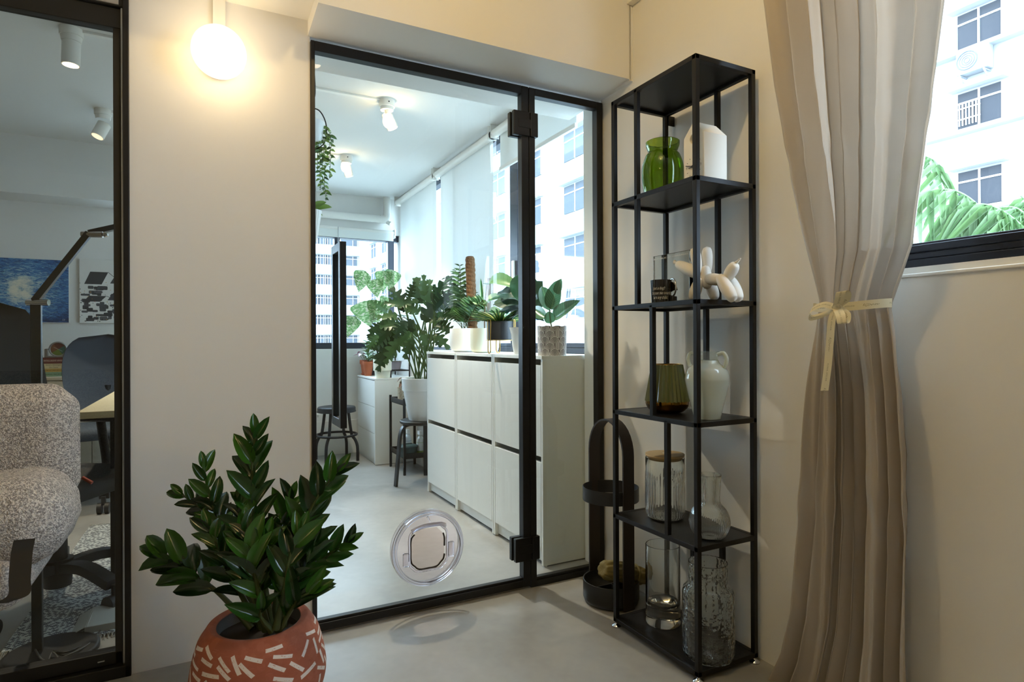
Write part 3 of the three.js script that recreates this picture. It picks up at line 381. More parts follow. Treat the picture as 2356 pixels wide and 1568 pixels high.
// ---------------------------------------------------------------- curtain, tied with a ribbon
const strip = (pts, wdir, w, n = 40) => {      // a flat ribbon along a curve
  const c = new THREE.CatmullRomCurve3(pts), g = new THREE.BufferGeometry(), pos = [], uv = [], idx = [], L = c.getLength();
  for (let i = 0; i <= n; i++) { const p = c.getPointAt(i / n), d = wdir(i / n).normalize().multiplyScalar(w / 2); pos.push(p.x - d.x, p.y - d.y, p.z - d.z, p.x + d.x, p.y + d.y, p.z + d.z); uv.push(i / n * L / 0.25, 0, i / n * L / 0.25, 1); if (i) { const a = 2 * i - 2; idx.push(a, a + 1, a + 2, a + 1, a + 3, a + 2); } }
  g.setAttribute('position', new THREE.Float32BufferAttribute(pos, 3)); g.setAttribute('uv', new THREE.Float32BufferAttribute(uv, 2)); g.setIndex(idx); g.computeVertexNormals(); return g;
};
{
  const CX = 1.475, left = [[0, 1765], [200, 1789], [430, 1830], [640, 1872], [700, 1884], [760, 1878], [850, 1871], [1000, 1861], [1200, 1850], [1400, 1832], [1500, 1803], [1568, 1768]].map(([py, px]) => P(px, py, { x: CX })), right = [[0, 2192], [150, 2172], [300, 2151], [430, 2131], [560, 2108], [660, 2066], [705, 2049], [760, 2060], [900, 2082], [1050, 2094], [1250, 2100], [1450, 2098], [1568, 2096]].map(([py, px]) => P(px, py, { x: CX }));
  const zl = left.map((p) => [p.y, p.z]).reverse(), zr = right.map((p) => [p.y, p.z]).reverse(), tieY = P(1960, 705, { x: CX }).y;
  const NU = 260, NV = 150, top = 2.5, pos = [], uv = [], idx = [], K = 7.6;
  for (let j = 0; j <= NV; j++) for (let i = 0; i <= NU; i++) {
    const y = lerp(0.012, top, j / NV), u = i / NU, below = y < tieY, near = Math.exp(-(((y - tieY) / 0.16) ** 2)), ph = u * K + 0.28 * Math.sin(u * 13 + (below ? 0.6 : 0)) + 0.16 * Math.sin(u * 29 + 1.3) + (below ? 0.12 : 0.05) * Math.sin(y * 3 + u * 9);
    const f = Math.pow(Math.abs(Math.sin(Math.PI * ph)), 0.62), amp = lerp(0.05, 0.02, near), body = 0.05 * Math.sin(Math.PI * u) * near;
    let z = lerp(tab(zl, y), tab(zr, y), clamp(u + 0.02 * Math.sin(2 * Math.PI * ph) * Math.sin(Math.PI * u))), x = CX + 0.02 - amp * f - body;
    x += 0.0045 * Math.sin(y * 31 + u * 23) * Math.exp(-(((y - 0.58) / 0.09) ** 2)) + 0.003 * Math.sin(y * 47 + u * 31) * Math.exp(-(((y - 1.5) / 0.07) ** 2)) + 0.0022 * Math.sin(u * 71 + y * 5);
    if (below) x += 0.02 * smooth(0.3, 0, y) * Math.sin(u * 7 + 1);
    pos.push(Math.min(x, XW - 0.012), y, z); uv.push(u * 1.4, y); if (i && j) { const a = (j - 1) * (NU + 1) + i - 1; idx.push(a, a + 1, a + NU + 1, a + 1, a + NU + 2, a + NU + 1); }
  }
  const g = new THREE.BufferGeometry(); g.setAttribute('position', new THREE.Float32BufferAttribute(pos, 3)); g.setAttribute('uv', new THREE.Float32BufferAttribute(uv, 2)); g.setIndex(idx); g.computeVertexNormals();
  const weave = dataTex(128, 128, (u, v) => 0.5 + 0.2 * hash(u * 128 | 0, 3, 1) + 0.2 * hash(v * 128 | 0, 5, 2) - 0.2 + 0.1 * hash(u * 128 | 0, v * 128 | 0, 4), false, 12, 12);
  const cz = (tab(zl, tieY) + tab(zr, tieY)) / 2, hz = (tab(zr, tieY) - tab(zl, tieY)) / 2;
  const cur = thing('curtain', 'greige floor length curtain gathered in by a ribbon', 'curtain', V(CX, 0, cz));
  part(cur, 'cloth', g, phy({ color: '#b9aea0', roughness: 0.9, transmission: 0.22, thickness: 0, bumpMap: weave, bumpScale: 0.0003, sheen: 0.25, sheenRoughness: 0.6 }));
  const rl = thing('curtain_rail', 'white curtain rail fixed under the ceiling above the window', 'curtain rail', V(CX, 2.5, 0)); part(rl, 'rail', RBB(CX - 0.02, CX + 0.02, 2.5, 2.53, -1.35, 1.5, 0.004), M.whitePaint); part(rl, 'stem', rod(V(CX, 2.52, -1.2), V(CX, 2.6, -1.2), 0.008), M.whitePaint); part(rl, 'stem', rod(V(CX, 2.52, 1.3), V(CX, 2.6, 1.3), 0.008), M.whitePaint);
  // ribbon band, bow and tail
  const print = canvasTex(1024, 96, (c, w, h) => { c.fillStyle = '#e4d9b6'; c.fillRect(0, 0, w, h); c.fillStyle = '#8d8057'; c.font = '22px serif'; c.textBaseline = 'middle'; c.fillText('FLORAL ATELIER', 40, 48); c.fillText('FLORAL ATELIER', 560, 48); c.strokeStyle = '#8a7b50'; c.lineWidth = 2.5; for (const x0 of [300, 820]) { c.beginPath(); c.moveTo(x0, 60); for (let i = 0; i < 60; i++) c.lineTo(x0 + i * 2.3 + 8 * Math.sin(i * 0.9), 50 - 16 * Math.sin(i * 0.55) * Math.exp(-i / 50)); c.stroke(); } });
  const rib = phy({ color: '#ffffff', map: print, roughness: 0.42, sheen: 0.5, sheenRoughness: 0.35 }), up = () => V(0, 1, 0.02);
  const rt = thing('ribbon', 'cream printed satin ribbon tied in a bow around the curtain', 'ribbon', V(CX, tieY, cz)), arc = []; for (let i = 0; i <= 20; i++) { const a = Math.PI * (0.06 + 0.88 * i / 20); arc.push(V(CX + 0.012 - 0.088 * Math.sin(a), tieY + 0.004 * Math.cos(a * 2), cz - (hz + 0.006) * Math.cos(a))); }
  part(rt, 'band', strip(arc, up, 0.0215, 60), rib);
  const q = (px, py, x) => P(px, py, { x }), XB = CX - 0.092;
  const kn = q(1924, 706, XB - 0.006);
  part(rt, 'knot', new THREE.SphereGeometry(0.011, 20, 14).scale(0.7, 1.0, 1.2).translate(kn.x, kn.y, kn.z), rib);
  part(rt, 'loop', strip([q(1920, 706, XB - 0.008), q(1895, 700, XB - 0.02), q(1866, 714, XB - 0.028), q(1864, 730, XB - 0.02), q(1893, 724, XB - 0.006), q(1920, 709, XB - 0.006)], (u) => V(0.45, 0.9, 0.25 - 0.5 * u), 0.016), rib);
  part(rt, 'loop', strip([q(1926, 704, XB - 0.008), q(1932, 686, XB - 0.02), q(1936, 670, XB - 0.022), q(1946, 674, XB - 0.012), q(1944, 692, XB - 0.006), q(1928, 705, XB - 0.006)], (u) => V(0.5, 0.15, 1), 0.022), rib);
  part(rt, 'loop', strip([q(1926, 708, XB - 0.008), q(1934, 726, XB - 0.02), q(1938, 744, XB - 0.022), q(1944, 742, XB - 0.012), q(1946, 722, XB - 0.006), q(1928, 706, XB - 0.006)], (u) => V(0.5, 0.12, 1), 0.021), rib);
  part(rt, 'tail', strip([q(1922, 709, XB - 0.008), q(1914, 735, XB - 0.012), q(1909, 790, XB - 0.008), q(1904, 845, XB - 0.006), q(1897, 898, XB - 0.004)], () => V(0.05, 0.1, 1), 0.0205), rib);
}

// ---------------------------------------------------------------- leaves
function leafGeo(prof, { n = 8, fold = 0.25, curl = 0.15, wave = 0 } = {}) {    // length 1 along +y, greatest width 1
  const pos = [], uv = [], idx = [], cols = [-1, -0.5, 0, 0.5, 1];
  for (let i = 0; i <= n; i++) { const t = i / n, w = prof(t) / 2; for (const s of cols) { pos.push(s * w, t, fold * Math.abs(s) * w - curl * t * t + wave * Math.sin(t * 14) * Math.abs(s) * w); uv.push(0.5 + s * w, t); } if (i) { const a = (i - 1) * 5; for (let k = 0; k < 4; k++) idx.push(a + k, a + k + 1, a + k + 5, a + k + 1, a + k + 6, a + k + 5); } }
  const g = new THREE.BufferGeometry(); g.setAttribute('position', new THREE.Float32BufferAttribute(pos, 3)); g.setAttribute('uv', new THREE.Float32BufferAttribute(uv, 2)); g.setIndex(idx); g.computeVertexNormals(); return g;
}
function lobedGeo(k, depth, { fold = 0.2, curl = 0.25, base = 0.35 } = {}) {     // deeply cut philodendron leaf
  const right = []; const env = (t) => Math.sin(Math.PI * Math.pow(clamp(t), 0.75)) ** 0.8;
  for (let i = 0; i < k; i++) { const t0 = i / k, t1 = (i + 1) / k, e = 0.5 * env((t0 + t1) / 2) + 0.05; right.push([e * (1 - depth), t0 + 0.02], [e * 0.82, t0 + 0.3 / k + 0.05], [e, t0 + 0.62 / k + 0.09], [e * 0.78, t0 + 0.78 / k + 0.06], [e * (1 - depth), t1]); }
  const pts = [[0, 0.04], ...right, [0, 1.04], ...right.slice().reverse().map(([x, y]) => [-x, y])];
  const sh = new THREE.Shape(pts.map((p) => new THREE.Vector2(...p))), g = new THREE.ShapeGeometry(sh), p = g.attributes.position;
  for (let i = 0; i < p.count; i++) p.setZ(i, fold * Math.abs(p.getX(i)) - curl * p.getY(i) ** 2);
  g.computeVertexNormals(); return g;
}
const PROF = { zz: (t) => Math.pow(Math.sin(Math.PI * Math.pow(t, 0.85)), 0.62) + 0.02, oval: (t) => Math.pow(Math.sin(Math.PI * Math.pow(t, 0.8)), 0.6), blade: (t) => Math.min(1, 6 * t + 0.3) * Math.pow(1 - t, 0.55), lance: (t) => Math.pow(Math.sin(Math.PI * Math.pow(t, 0.7)), 1.1), heart: (t) => (t < 0.06 ? 0.5 : 1) * Math.pow(Math.cos(Math.PI / 2 * Math.pow(t, 1.05)), 1.05) * smooth(-0.12, 0.16, t), fiddle: (t) => Math.pow(Math.sin(Math.PI * Math.pow(t, 1.25)), 0.55) };
const leafMat = (c, rough = 0.35, tr = 0.12, more = {}) => phy({ color: c, roughness: rough, transmission: tr, thickness: 0, ...more });
const putLeaf = (t, name, g, m, base, dir, nrm, len, wid) => place(t, name, g, m, basis(base, dir, nrm, wid, len));

// ---------------------------------------------------------------- ZZ plant in the painted clay pot
{
  const D = 1.58, rimC = P(597, 1423, { d: D }), H = rimC.y, R = 108 * D / FOCAL, c = V(rimC.x, 0, rimC.z);
  const paint = canvasTex(2048, 1024, (g, w, h) => {
    g.fillStyle = '#a25a41'; g.fillRect(0, 0, w, h);
    for (let i = 0; i < 2600; i++) { g.globalAlpha = 0.05 + 0.07 * rnd(); g.fillStyle = rnd() < 0.5 ? '#c57a60' : '#8a4029'; const x = rnd() * w, y = rnd() * h, r = 4 + 46 * rnd() * rnd(); g.beginPath(); g.ellipse(x, y, r, r * (0.4 + rnd()), rnd() * 3, 0, 7); g.fill(); }
    for (let i = 0; i < 900; i++) { g.globalAlpha = 0.12 * rnd(); g.fillStyle = '#e6c3b4'; g.fillRect(rnd() * w, rnd() * h, 2 + 40 * rnd(), 1 + 3 * rnd()); }
    const done = []; let tries = 0;
    while (tries++ < 9000 && done.length < 560) {
      const x = rnd() * w, y = 110 + rnd() * (h - 130), a = rnd() * Math.PI, L = 92 + 26 * rnd(); const ends = [-0.5, -0.17, 0.17, 0.5].map((k) => [x + Math.cos(a) * L * k, y + Math.sin(a) * L * k]);
      if (ends.some(([ex, ey]) => ey < 100 || ey > h - 10 || ex < 4 || ex > w - 4) || done.some((o) => o.some(([ox, oy]) => ends.some(([ex, ey]) => (ox - ex) ** 2 + (oy - ey) ** 2 < 27 * 27)))) continue;
      done.push(ends); g.save(); g.translate(x, y); g.rotate(a); g.globalAlpha = 0.92; g.fillStyle = '#e9e2da'; g.beginPath(); g.moveTo(-L / 2, -8 - 3 * rnd()); g.lineTo(L / 2, -9 - 3 * rnd()); g.lineTo(L / 2 - 3 * rnd(), 9 + 3 * rnd()); g.lineTo(-L / 2 + 3 * rnd(), 9 + 3 * rnd()); g.fill(); g.globalAlpha = 0.55; g.fillStyle = '#b9795f'; for (let k = 0; k < 5; k++) g.fillRect(-L / 2 + rnd() * L, -8 + rnd() * 15, 3 + 7 * rnd(), 2 + 2 * rnd()); g.restore();
    }
  });
  const t = thing('potted_zz_plant', 'glossy dark green plant in terracotta pot with white painted dashes', 'potted plant', c);
  const RB = R * 1.34;
  const prof = spline([[0.0005, 0.002], [RB * 0.7, 0.002], [RB * 0.82, 0.012], [RB, H * 0.42], [RB * 0.99, H * 0.62], [RB * 0.9, H * 0.85], [R * 1.06, H * 0.96], [R, H * 0.998], [R * 0.94, H * 1.004], [R * 0.83, H * 0.985]], 60);
  part(t, 'pot', arcUV(lathe(prof, 72, c.x, 0, c.z), prof, 72), std('#ffffff', 0.82, { map: paint, bumpMap: plasterBump, bumpScale: 0.002 }), 'terracotta pot with white dashes');
  part(t, 'inner_pot', lathe([[R * 0.84, H * 0.99], [R * 0.82, H * 0.7], [0.001, H * 0.7]], 48, c.x, 0, c.z), std('#6e6c6d', 0.8));
  const so = new THREE.CircleGeometry(R * 0.82, 40, 0, 6.283).rotateX(-Math.PI / 2), sp = so.attributes.position; for (let i = 0; i < sp.count; i++) sp.setY(i, 0.004 * rnd()); part(t, 'soil', so.translate(c.x, H * 0.86, c.z), M.soil);
  const g1 = leafGeo(PROF.zz, { fold: 0.35, curl: 0.12, n: 7 }), g2 = leafGeo(PROF.zz, { fold: 0.5, curl: 0.28, n: 7 });
  const mats = ['#1c3a16', '#23471a', '#2c541a', '#18321a', '#31591a'].map((h) => leafMat(h, 0.24, 0.08, { clearcoat: 0.35, clearcoatRoughness: 0.2 }));
  // stems as photo polylines, each with its own distance from the pot axis
  const stems = [
    [[[622, 1440, 0], [603, 1300, 0], [588, 1180, -0.01], [580, 1080, -0.02], [588, 1000, -0.03]], 0.2, 0.078], [[[600, 1440, -0.03], [545, 1300, -0.07], [500, 1190, -0.09], [478, 1125, -0.1], [470, 1078, -0.11]], 0.3, 0.07],
    [[[580, 1445, 0.0], [510, 1370, -0.03], [455, 1325, -0.05], [410, 1295, -0.06], [372, 1283, -0.06]], 0.42, 0.1], [[[650, 1440, 0.03], [672, 1320, 0.03], [695, 1215, 0.02], [730, 1145, 0.01], [775, 1085, 0.0]], 0.22, 0.078],
    [[[645, 1440, -0.05], [690, 1345, -0.08], [730, 1300, -0.1], [765, 1270, -0.1], [800, 1249, -0.1]], 0.3, 0.07], [[[640, 1450, 0.06], [668, 1405, 0.08], [690, 1375, 0.09], [715, 1362, 0.09]], 0.3, 0.085],
    [[[610, 1440, -0.08], [560, 1300, -0.12], [500, 1200, -0.14], [450, 1160, -0.15], [420, 1138, -0.15]], 0.45, 0.065], [[[630, 1440, -0.05], [640, 1320, -0.06], [648, 1230, -0.07], [668, 1150, -0.08]], 0.25, 0.072],
    [[[612, 1450, 0.05], [600, 1370, 0.06], [603, 1300, 0.07], [612, 1240, 0.06]], 0.3, 0.075], [[[605, 1445, 0.03], [575, 1340, 0.03], [558, 1240, 0.02], [548, 1165, 0.0]], 0.28, 0.075], [[[640, 1445, 0.04], [665, 1370, 0.05], [700, 1300, 0.04], [722, 1250, 0.02]], 0.25, 0.075], [[[625, 1450, 0.08], [600, 1420, 0.1], [600, 1400, 0.11]], 0.5, 0.07], [[[615, 1445, 0.07], [590, 1340, 0.09], [575, 1270, 0.08], [565, 1215, 0.06]], 0.3, 0.075], [[[635, 1445, 0.08], [655, 1350, 0.09], [668, 1280, 0.08], [690, 1225, 0.06]], 0.3, 0.075], [[[600, 1445, -0.02], [540, 1340, 0.0], [505, 1265, 0.01], [480, 1215, 0.0]], 0.3, 0.075],
  ];
  const stemMat = std('#3a4620', 0.5);
  for (const [line, s0, len] of stems) {
    const pts = line.map(([px, py, dz]) => P(px, py, { d: D - dz })), cv = new THREE.CatmullRomCurve3(pts), L = cv.getLength();
    const tg = new THREE.TubeGeometry(cv, 26, 1, 8), tp = tg.attributes.position; for (let i = 0; i <= 26; i++) { const ctr = cv.getPointAt(i / 26), r = lerp(0.0105, 0.0025, Math.pow(i / 26, 0.7)); for (let k = 0; k <= 8; k++) { const j = i * 9 + k, v = V(tp.getX(j), tp.getY(j), tp.getZ(j)).sub(ctr).multiplyScalar(r).add(ctr); tp.setXYZ(j, v.x, v.y, v.z); } } tg.computeVertexNormals(); part(t, 'stem', tg, stemMat);
    const step = 0.023, n = Math.max(2, Math.round(L * (1 - s0) / step)); const side0 = rr(-0.4, 0.4);
    for (let i = 0; i < n; i++) {
      const u = s0 + (1 - s0) * (i + 0.5) / n, b = cv.getPointAt(Math.min(u, 1)), tg2 = cv.getTangentAt(Math.min(u, 1)), k = i % 2 ? 1 : -1, view = CAM.clone().sub(b).normalize(); let side = tg2.clone().cross(view).normalize().multiplyScalar(k); side.applyAxisAngle(tg2, side0 + rr(-0.5, 0.5));
      const dir = tg2.clone().multiplyScalar(lerp(0.75, 1.1, u)).addScaledVector(side, lerp(0.95, 0.6, u)).add(V(0, 0.12, 0)); const ln = len * 1.2 * rr(0.88, 1.12) * (u > 0.85 ? 0.8 : 1);
      putLeaf(t, 'leaf', rnd() < 0.6 ? g1 : g2, mats[(rnd() * mats.length) | 0], b, dir, view.addScaledVector(tg2, 0.3).add(V(rr(-0.3, 0.3), rr(0, 0.7), rr(-0.3, 0.3))), ln, ln * rr(0.35, 0.43));
    }
    const e = cv.getPointAt(1), tg3 = cv.getTangentAt(1); putLeaf(t, 'leaf', g1, mats[2], e, tg3.add(V(rr(-0.2, 0.2), 0.1, 0)), CAM.clone().sub(e).add(V(0, 0.4, 0)), len * 0.75, len * 0.3);
  }
}

// ---------------------------------------------------------------- boucle armchair at the glass wall
{
  const spk = dataTex(512, 512, (u, v) => { const a = fbm(u, v, 128, 2, 4), b = fbm(u + 0.02 * a, v * 1.0, 80, 2, 17), k = smooth(0.38, 0.6, 0.55 * a + 0.45 * b), w = hash(u * 512 | 0, v * 512 | 0, 3) * 0.08; return [0.5 + 0.27 * k + w, 0.48 + 0.26 * k + w, 0.465 + 0.24 * k + w]; }, true, 5, 5);
  const nap = dataTex(512, 512, (u, v) => 0.5 * fbm(u, v, 64, 2, 4) + 0.5 * fbm(u, v, 110, 2, 33), false, 5, 5);
  const boucle = std('#ffffff', 1, { map: spk, bumpMap: nap, bumpScale: 0.004 });
  const t = thing('boucle_armchair', 'speckled grey boucle armchair by the glass wall', 'armchair', V(-0.6, 0, -1.62));
  const xr = P(183, 1000, { z: -1.75 }).x;
  const soft = (x0, x1, y0, y1, z0, z1, r) => { const g = new RoundedBoxGeometry(x1 - x0, y1 - y0, z1 - z0, 14, r).translate((x0 + x1) / 2, (y0 + y1) / 2, (z0 + z1) / 2), p = g.attributes.position, n = g.attributes.normal; for (let i = 0; i < p.count; i++) { const k = 0.0022 * (Math.sin(p.getX(i) * 160) + Math.sin(p.getY(i) * 140 + 1) + Math.sin(p.getZ(i) * 150)) * 0.5; p.setXYZ(i, p.getX(i) + n.getX(i) * k, p.getY(i) + n.getY(i) * k, p.getZ(i) + n.getZ(i) * k); } return uvMetres(g); };
  part(t, 'backrest', soft(xr - 0.62, xr, P(60, 1180, { z: -1.72 }).y, P(60, 884, { z: -1.75 }).y, -1.83, -1.68, 0.072), boucle);
  const xs = P(178, 1180, { z: -1.58 }).x; part(t, 'arm', soft(xs - 0.56, xs, P(60, 1292, { z: -1.55 }).y, P(60, 1084, { z: -1.58 }).y, -1.7, -1.44, 0.085), boucle);
  const xq = P(84, 1340, { z: -1.5 }).x; part(t, 'seat', soft(xq - 0.5, xq, P(40, 1398, { z: -1.44 }).y, P(40, 1270, { z: -1.5 }).y, -1.72, -1.4, 0.05), boucle);
  const a = P(50, 1272, { z: -1.4 }), b = P(42, 1368, { z: -1.37 }); part(t, 'bracket', strip([a.clone().add(V(0, 0.02, -0.02)), a, a.clone().lerp(b, 0.6), b, b.clone().add(V(-0.03, -0.01, 0.0))], () => V(1, 0.05, 0.3), 0.036), M.blackPlastic, 'black metal strap');
  for (const [x, z] of [[-1.0, -1.75], [-0.72, -1.75], [-1.0, -1.42], [-0.72, -1.42]]) part(t, 'leg', rod(V(x, 0, z), V(x * 0.9 - 0.06, 0.45, z * 0.96 - 0.06), 0.014, 0.02), M.blackMetal);
}

// ---------------------------------------------------------------- balcony: shoe cabinets
const CX0 = 1.336, CX1 = 1.572, CTOP = 0.935;
{
  const W = (3.828 - 2.296) / 3, say = ['white two door shoe cabinet at the end next to the tall planter', 'white two door shoe cabinet between the two others', 'white two door shoe cabinet with its bare side panel towards the door'];
  for (let i = 0; i < 3; i++) {
    const z0 = -3.828 + i * W + 0.002, z1 = -3.828 + (i + 1) * W - 0.002, t = thing('shoe_cabinet', say[i], 'cabinet', V((CX0 + CX1) / 2, 0, (z0 + z1) / 2), 'shoe cabinets under the balcony window'), m = M.whiteBoard;
    part(t, 'side_panel', RBB(CX0 + 0.004, CX1, 0.006, CTOP - 0.016, z0, z0 + 0.016, 0.001), m); part(t, 'side_panel', RBB(CX0 + 0.004, CX1, 0.006, CTOP - 0.016, z1 - 0.016, z1, 0.001), m);
    part(t, 'top_panel', RBB(CX0, CX1, CTOP - 0.016, CTOP, z0, z1, 0.0012), m); part(t, 'back_panel', BB(CX1 - 0.008, CX1 - 0.002, 0.02, CTOP - 0.016, z0 + 0.016, z1 - 0.016), m); part(t, 'bottom_panel', BB(CX0 + 0.024, CX1 - 0.008, 0.066, 0.078, z0 + 0.016, z1 - 0.016), m); part(t, 'shelf_board', BB(CX0 + 0.03, CX1 - 0.008, 0.4, 0.412, z0 + 0.016, z1 - 0.016), m);
    for (const [y0, y1] of [[0.486, 0.893], [0.07, 0.46]]) part(t, 'door', RBB(CX0 + 0.004, CX0 + 0.02, y0, y1, z0 + 0.019, z1 - 0.019, 0.001), m);
    part(t, 'plinth', RBB(CX0 + 0.022, CX0 + 0.036, 0.012, 0.068, z0 + 0.016, z1 - 0.016, 0.001), m);
    for (const z of [z0 + 0.008, z1 - 0.008]) part(t, 'glide', rod(V(CX0 + 0.02, 0, z), V(CX0 + 0.02, 0.007, z), 0.008), std('#d8d6d0', 0.5));
  }
}
// ---------------------------------------------------------------- pots
const potMat = { white: phy({ color: '#eceeef', roughness: 0.4, clearcoat: 0.2 }), cream: std('#e2e2cf', 0.5), terra: std('#b0603f', 0.8, { bumpMap: plasterBump, bumpScale: 0.001 }), black: std('#26272b', 0.45), slate: std('#4c5658', 0.6), teal: std('#2f4a4a', 0.5), speck: std('#ffffff', 0.6, { map: dataTex(128, 128, (u, v) => { const k = smooth(0.62, 0.7, fbm(u, v, 24, 2, 3)); return [0.78 - 0.3 * k, 0.74 - 0.3 * k, 0.66 - 0.3 * k]; }, true, 3, 2) }), mauve: std('#8b8088', 0.6) };
function pot(t, p, prof, mat, soil = 0.86, seg = 44) { const H = Math.max(...prof.map((q) => q[1])), R = prof[prof.length - 1][0], w = Math.min(0.006, R * 0.1); part(t, 'pot', toCreasedNormals(lathe([[0.0005, 0.001], ...prof, [R - w, H], [R - w - 0.002, H * soil - 0.01]], seg, p.x, p.y, p.z), 0.6), mat); part(t, 'soil', new THREE.CircleGeometry(R - w, 28).rotateX(-Math.PI / 2).translate(p.x, p.y + H * soil, p.z), M.soil); return p.y + H * soil; }
const greens = ['#365c30', '#446e3a', '#507c44', '#2e5232', '#5f8a50'].map((h) => leafMat(h, 0.4, 0.1)), G = (i) => greens[((i % 5) + 5) % 5];
const spot = (px, x) => { const p = P(px, 800, { x }); return V(x, CTOP, p.z); };
function stemTube(t, pts, r, m = M.stem) { return part(t, 'stem', tube(pts, r, 14, 6), m); }
const viewN = (p) => CAM.clone().sub(p).normalize();
const spray = (b, d, up) => V(d.x, up, d.z);

{ // white bowl pot with a feathery palm and its fibre pole
  const p = spot(1072, 1.46), s = pxm(p), t = thing('potted_fern', 'feathery split leaf plant with brown fibre pole in round white pot', 'potted plant', p), R = 37 * s, H = 54 * s;
  const y = pot(t, p, [[R * 0.7, 0.002], [R * 0.92, H * 0.1], [R, H * 0.3], [R, H]], potMat.white);
  const coir = std('#6f4d2c', 0.95, { bumpMap: dataTex(256, 256, (u, v) => fbm(u * 2, v, 60, 3, 5) * 0.7 + 0.3 * Math.abs(Math.sin((v * 30 + u * 2) * Math.PI)), false, 1, 1), bumpScale: 0.012 });
  const a = P(1088, 745, { x: 1.49 }), b = P(1081, 590, { x: 1.49 }); a.y = y - 0.02; const cg = lathe(spline([[0.028, 0], [0.03, 0.1], [0.029, 0.3], [0.028, a.distanceTo(b) - 0.02], [0.012, a.distanceTo(b)]], 60), 30); const cp = cg.attributes.position; for (let i = 0; i < cp.count; i++) { const k = 1 + 0.1 * Math.sin(cp.getY(i) * 190) * 0.5 + 0.12 * (hash(i, 3, 5) - 0.5); cp.setX(i, cp.getX(i) * k); cp.setZ(i, cp.getZ(i) * k); } cg.computeVertexNormals(); cg.applyQuaternion(new THREE.Quaternion().setFromUnitVectors(V(0, 1, 0), b.clone().sub(a).normalize())); part(t, 'moss_pole', cg.translate(a.x, a.y, a.z), coir, 'brown coir moss pole');
  const lg = leafGeo(PROF.lance, { n: 5, fold: 0.2, curl: 0.2 });
  const tips = [[1010, 672], [1025, 640], [1048, 622], [1058, 612], [1075, 650], [1018, 690], [1040, 665], [1062, 690], [1085, 690], [1100, 700], [1030, 715], [1005, 712], [1052, 720], [1095, 722], [1075, 715], [1112, 690], [1045, 700]];
  tips.forEach(([px, py], i) => { const e = P(px, py, { x: 1.42 + 0.08 * hash(i, 1, 1) }), b0 = V(p.x + rr(-0.03, 0.03), y, p.z + rr(-0.03, 0.03)), mid = b0.clone().lerp(e, 0.6).add(V(0, 0.03, 0)), cv = new THREE.CatmullRomCurve3([b0, mid, e]); stemTube(t, [b0, mid, e], 0.0018); for (let k = 0; k < 9; k++) { const u = 0.42 + 0.58 * k / 8, q = cv.getPointAt(u), tg = cv.getTangentAt(u), sd = tg.clone().cross(viewN(q)).normalize(); for (const w of [-1, 1]) { const L = 0.075 * Math.sin(Math.PI * lerp(0.25, 0.85, k / 8)) * rr(0.85, 1.2); putLeaf(t, 'leaf', lg, G(i + (k >> 2)), q, tg.clone().multiplyScalar(0.7).addScaledVector(sd, w).add(V(0, -0.1, 0)), viewN(q).add(V(0, 0.7, 0)), L, L * 0.3); } } });
}
{ // second white pot: variegated climber on a clear pole
  const p = spot(1115, 1.45), s = pxm(p), t = thing('potted_climber', 'variegated long leaved climber on clear pole in matte white pot', 'potted plant', p), R = 33 * s, H = 56 * s;
  const y = pot(t, p, [[R * 0.75, 0.002], [R * 0.93, H * 0.08], [R, H * 0.25], [R, H]], potMat.cream);
  const a = P(1128, 740, { x: 1.49 }), b = P(1127, 640, { x: 1.49 }); part(t, 'clear_pole', rod(V(a.x, y, a.z), b, 0.02, 0.02, 14), phy({ color: '#b9b4b0', roughness: 0.15, transmission: 0.65, thickness: 0 }), 'clear plastic pole');
  const vari = leafMat('#ffffff', 0.4, 0.2, { map: dataTex(64, 128, (u, v) => { const k = smooth(0.1, 0.3, Math.abs(u - 0.5) + 0.12 * (fbm(u, v, 8, 2, 3) - 0.5)); return k < 0.4 ? [0.22, 0.45, 0.22] : [0.66, 0.74, 0.5]; }, true) }), lg = leafGeo(PROF.oval, { n: 8, curl: 0.25 }), lb = leafGeo(PROF.blade, { n: 8, curl: 0.1, fold: 0.1 });
  for (const [px, py, px2, py2, L, w, m] of [[1122, 655, 1176, 636, 1, 0.3, G(2)], [1110, 700, 1106, 640, 1, 0.2, vari], [1112, 712, 1080, 672, 1, 0.3, vari], [1120, 705, 1085, 690, 1, 0.3, G(1)], [1118, 700, 1145, 672, 1, 0.32, vari], [1122, 720, 1150, 712, 1, 0.3, vari], [1115, 718, 1092, 716, 1, 0.3, vari]]) { const A = P(px, py, { x: 1.44 }), B = P(px2, py2, { x: 1.42 }); putLeaf(t, 'leaf', w < 0.25 ? lb : lg, m, A, B.clone().sub(A), viewN(A).add(V(0, 0.6, 0)), A.distanceTo(B) * L, A.distanceTo(B) * w); }
  stemTube(t, [V(p.x, y, p.z), P(1116, 705, { x: 1.44 }), P(1120, 655, { x: 1.44 })], 0.004, std('#6b5640', 0.8));
}
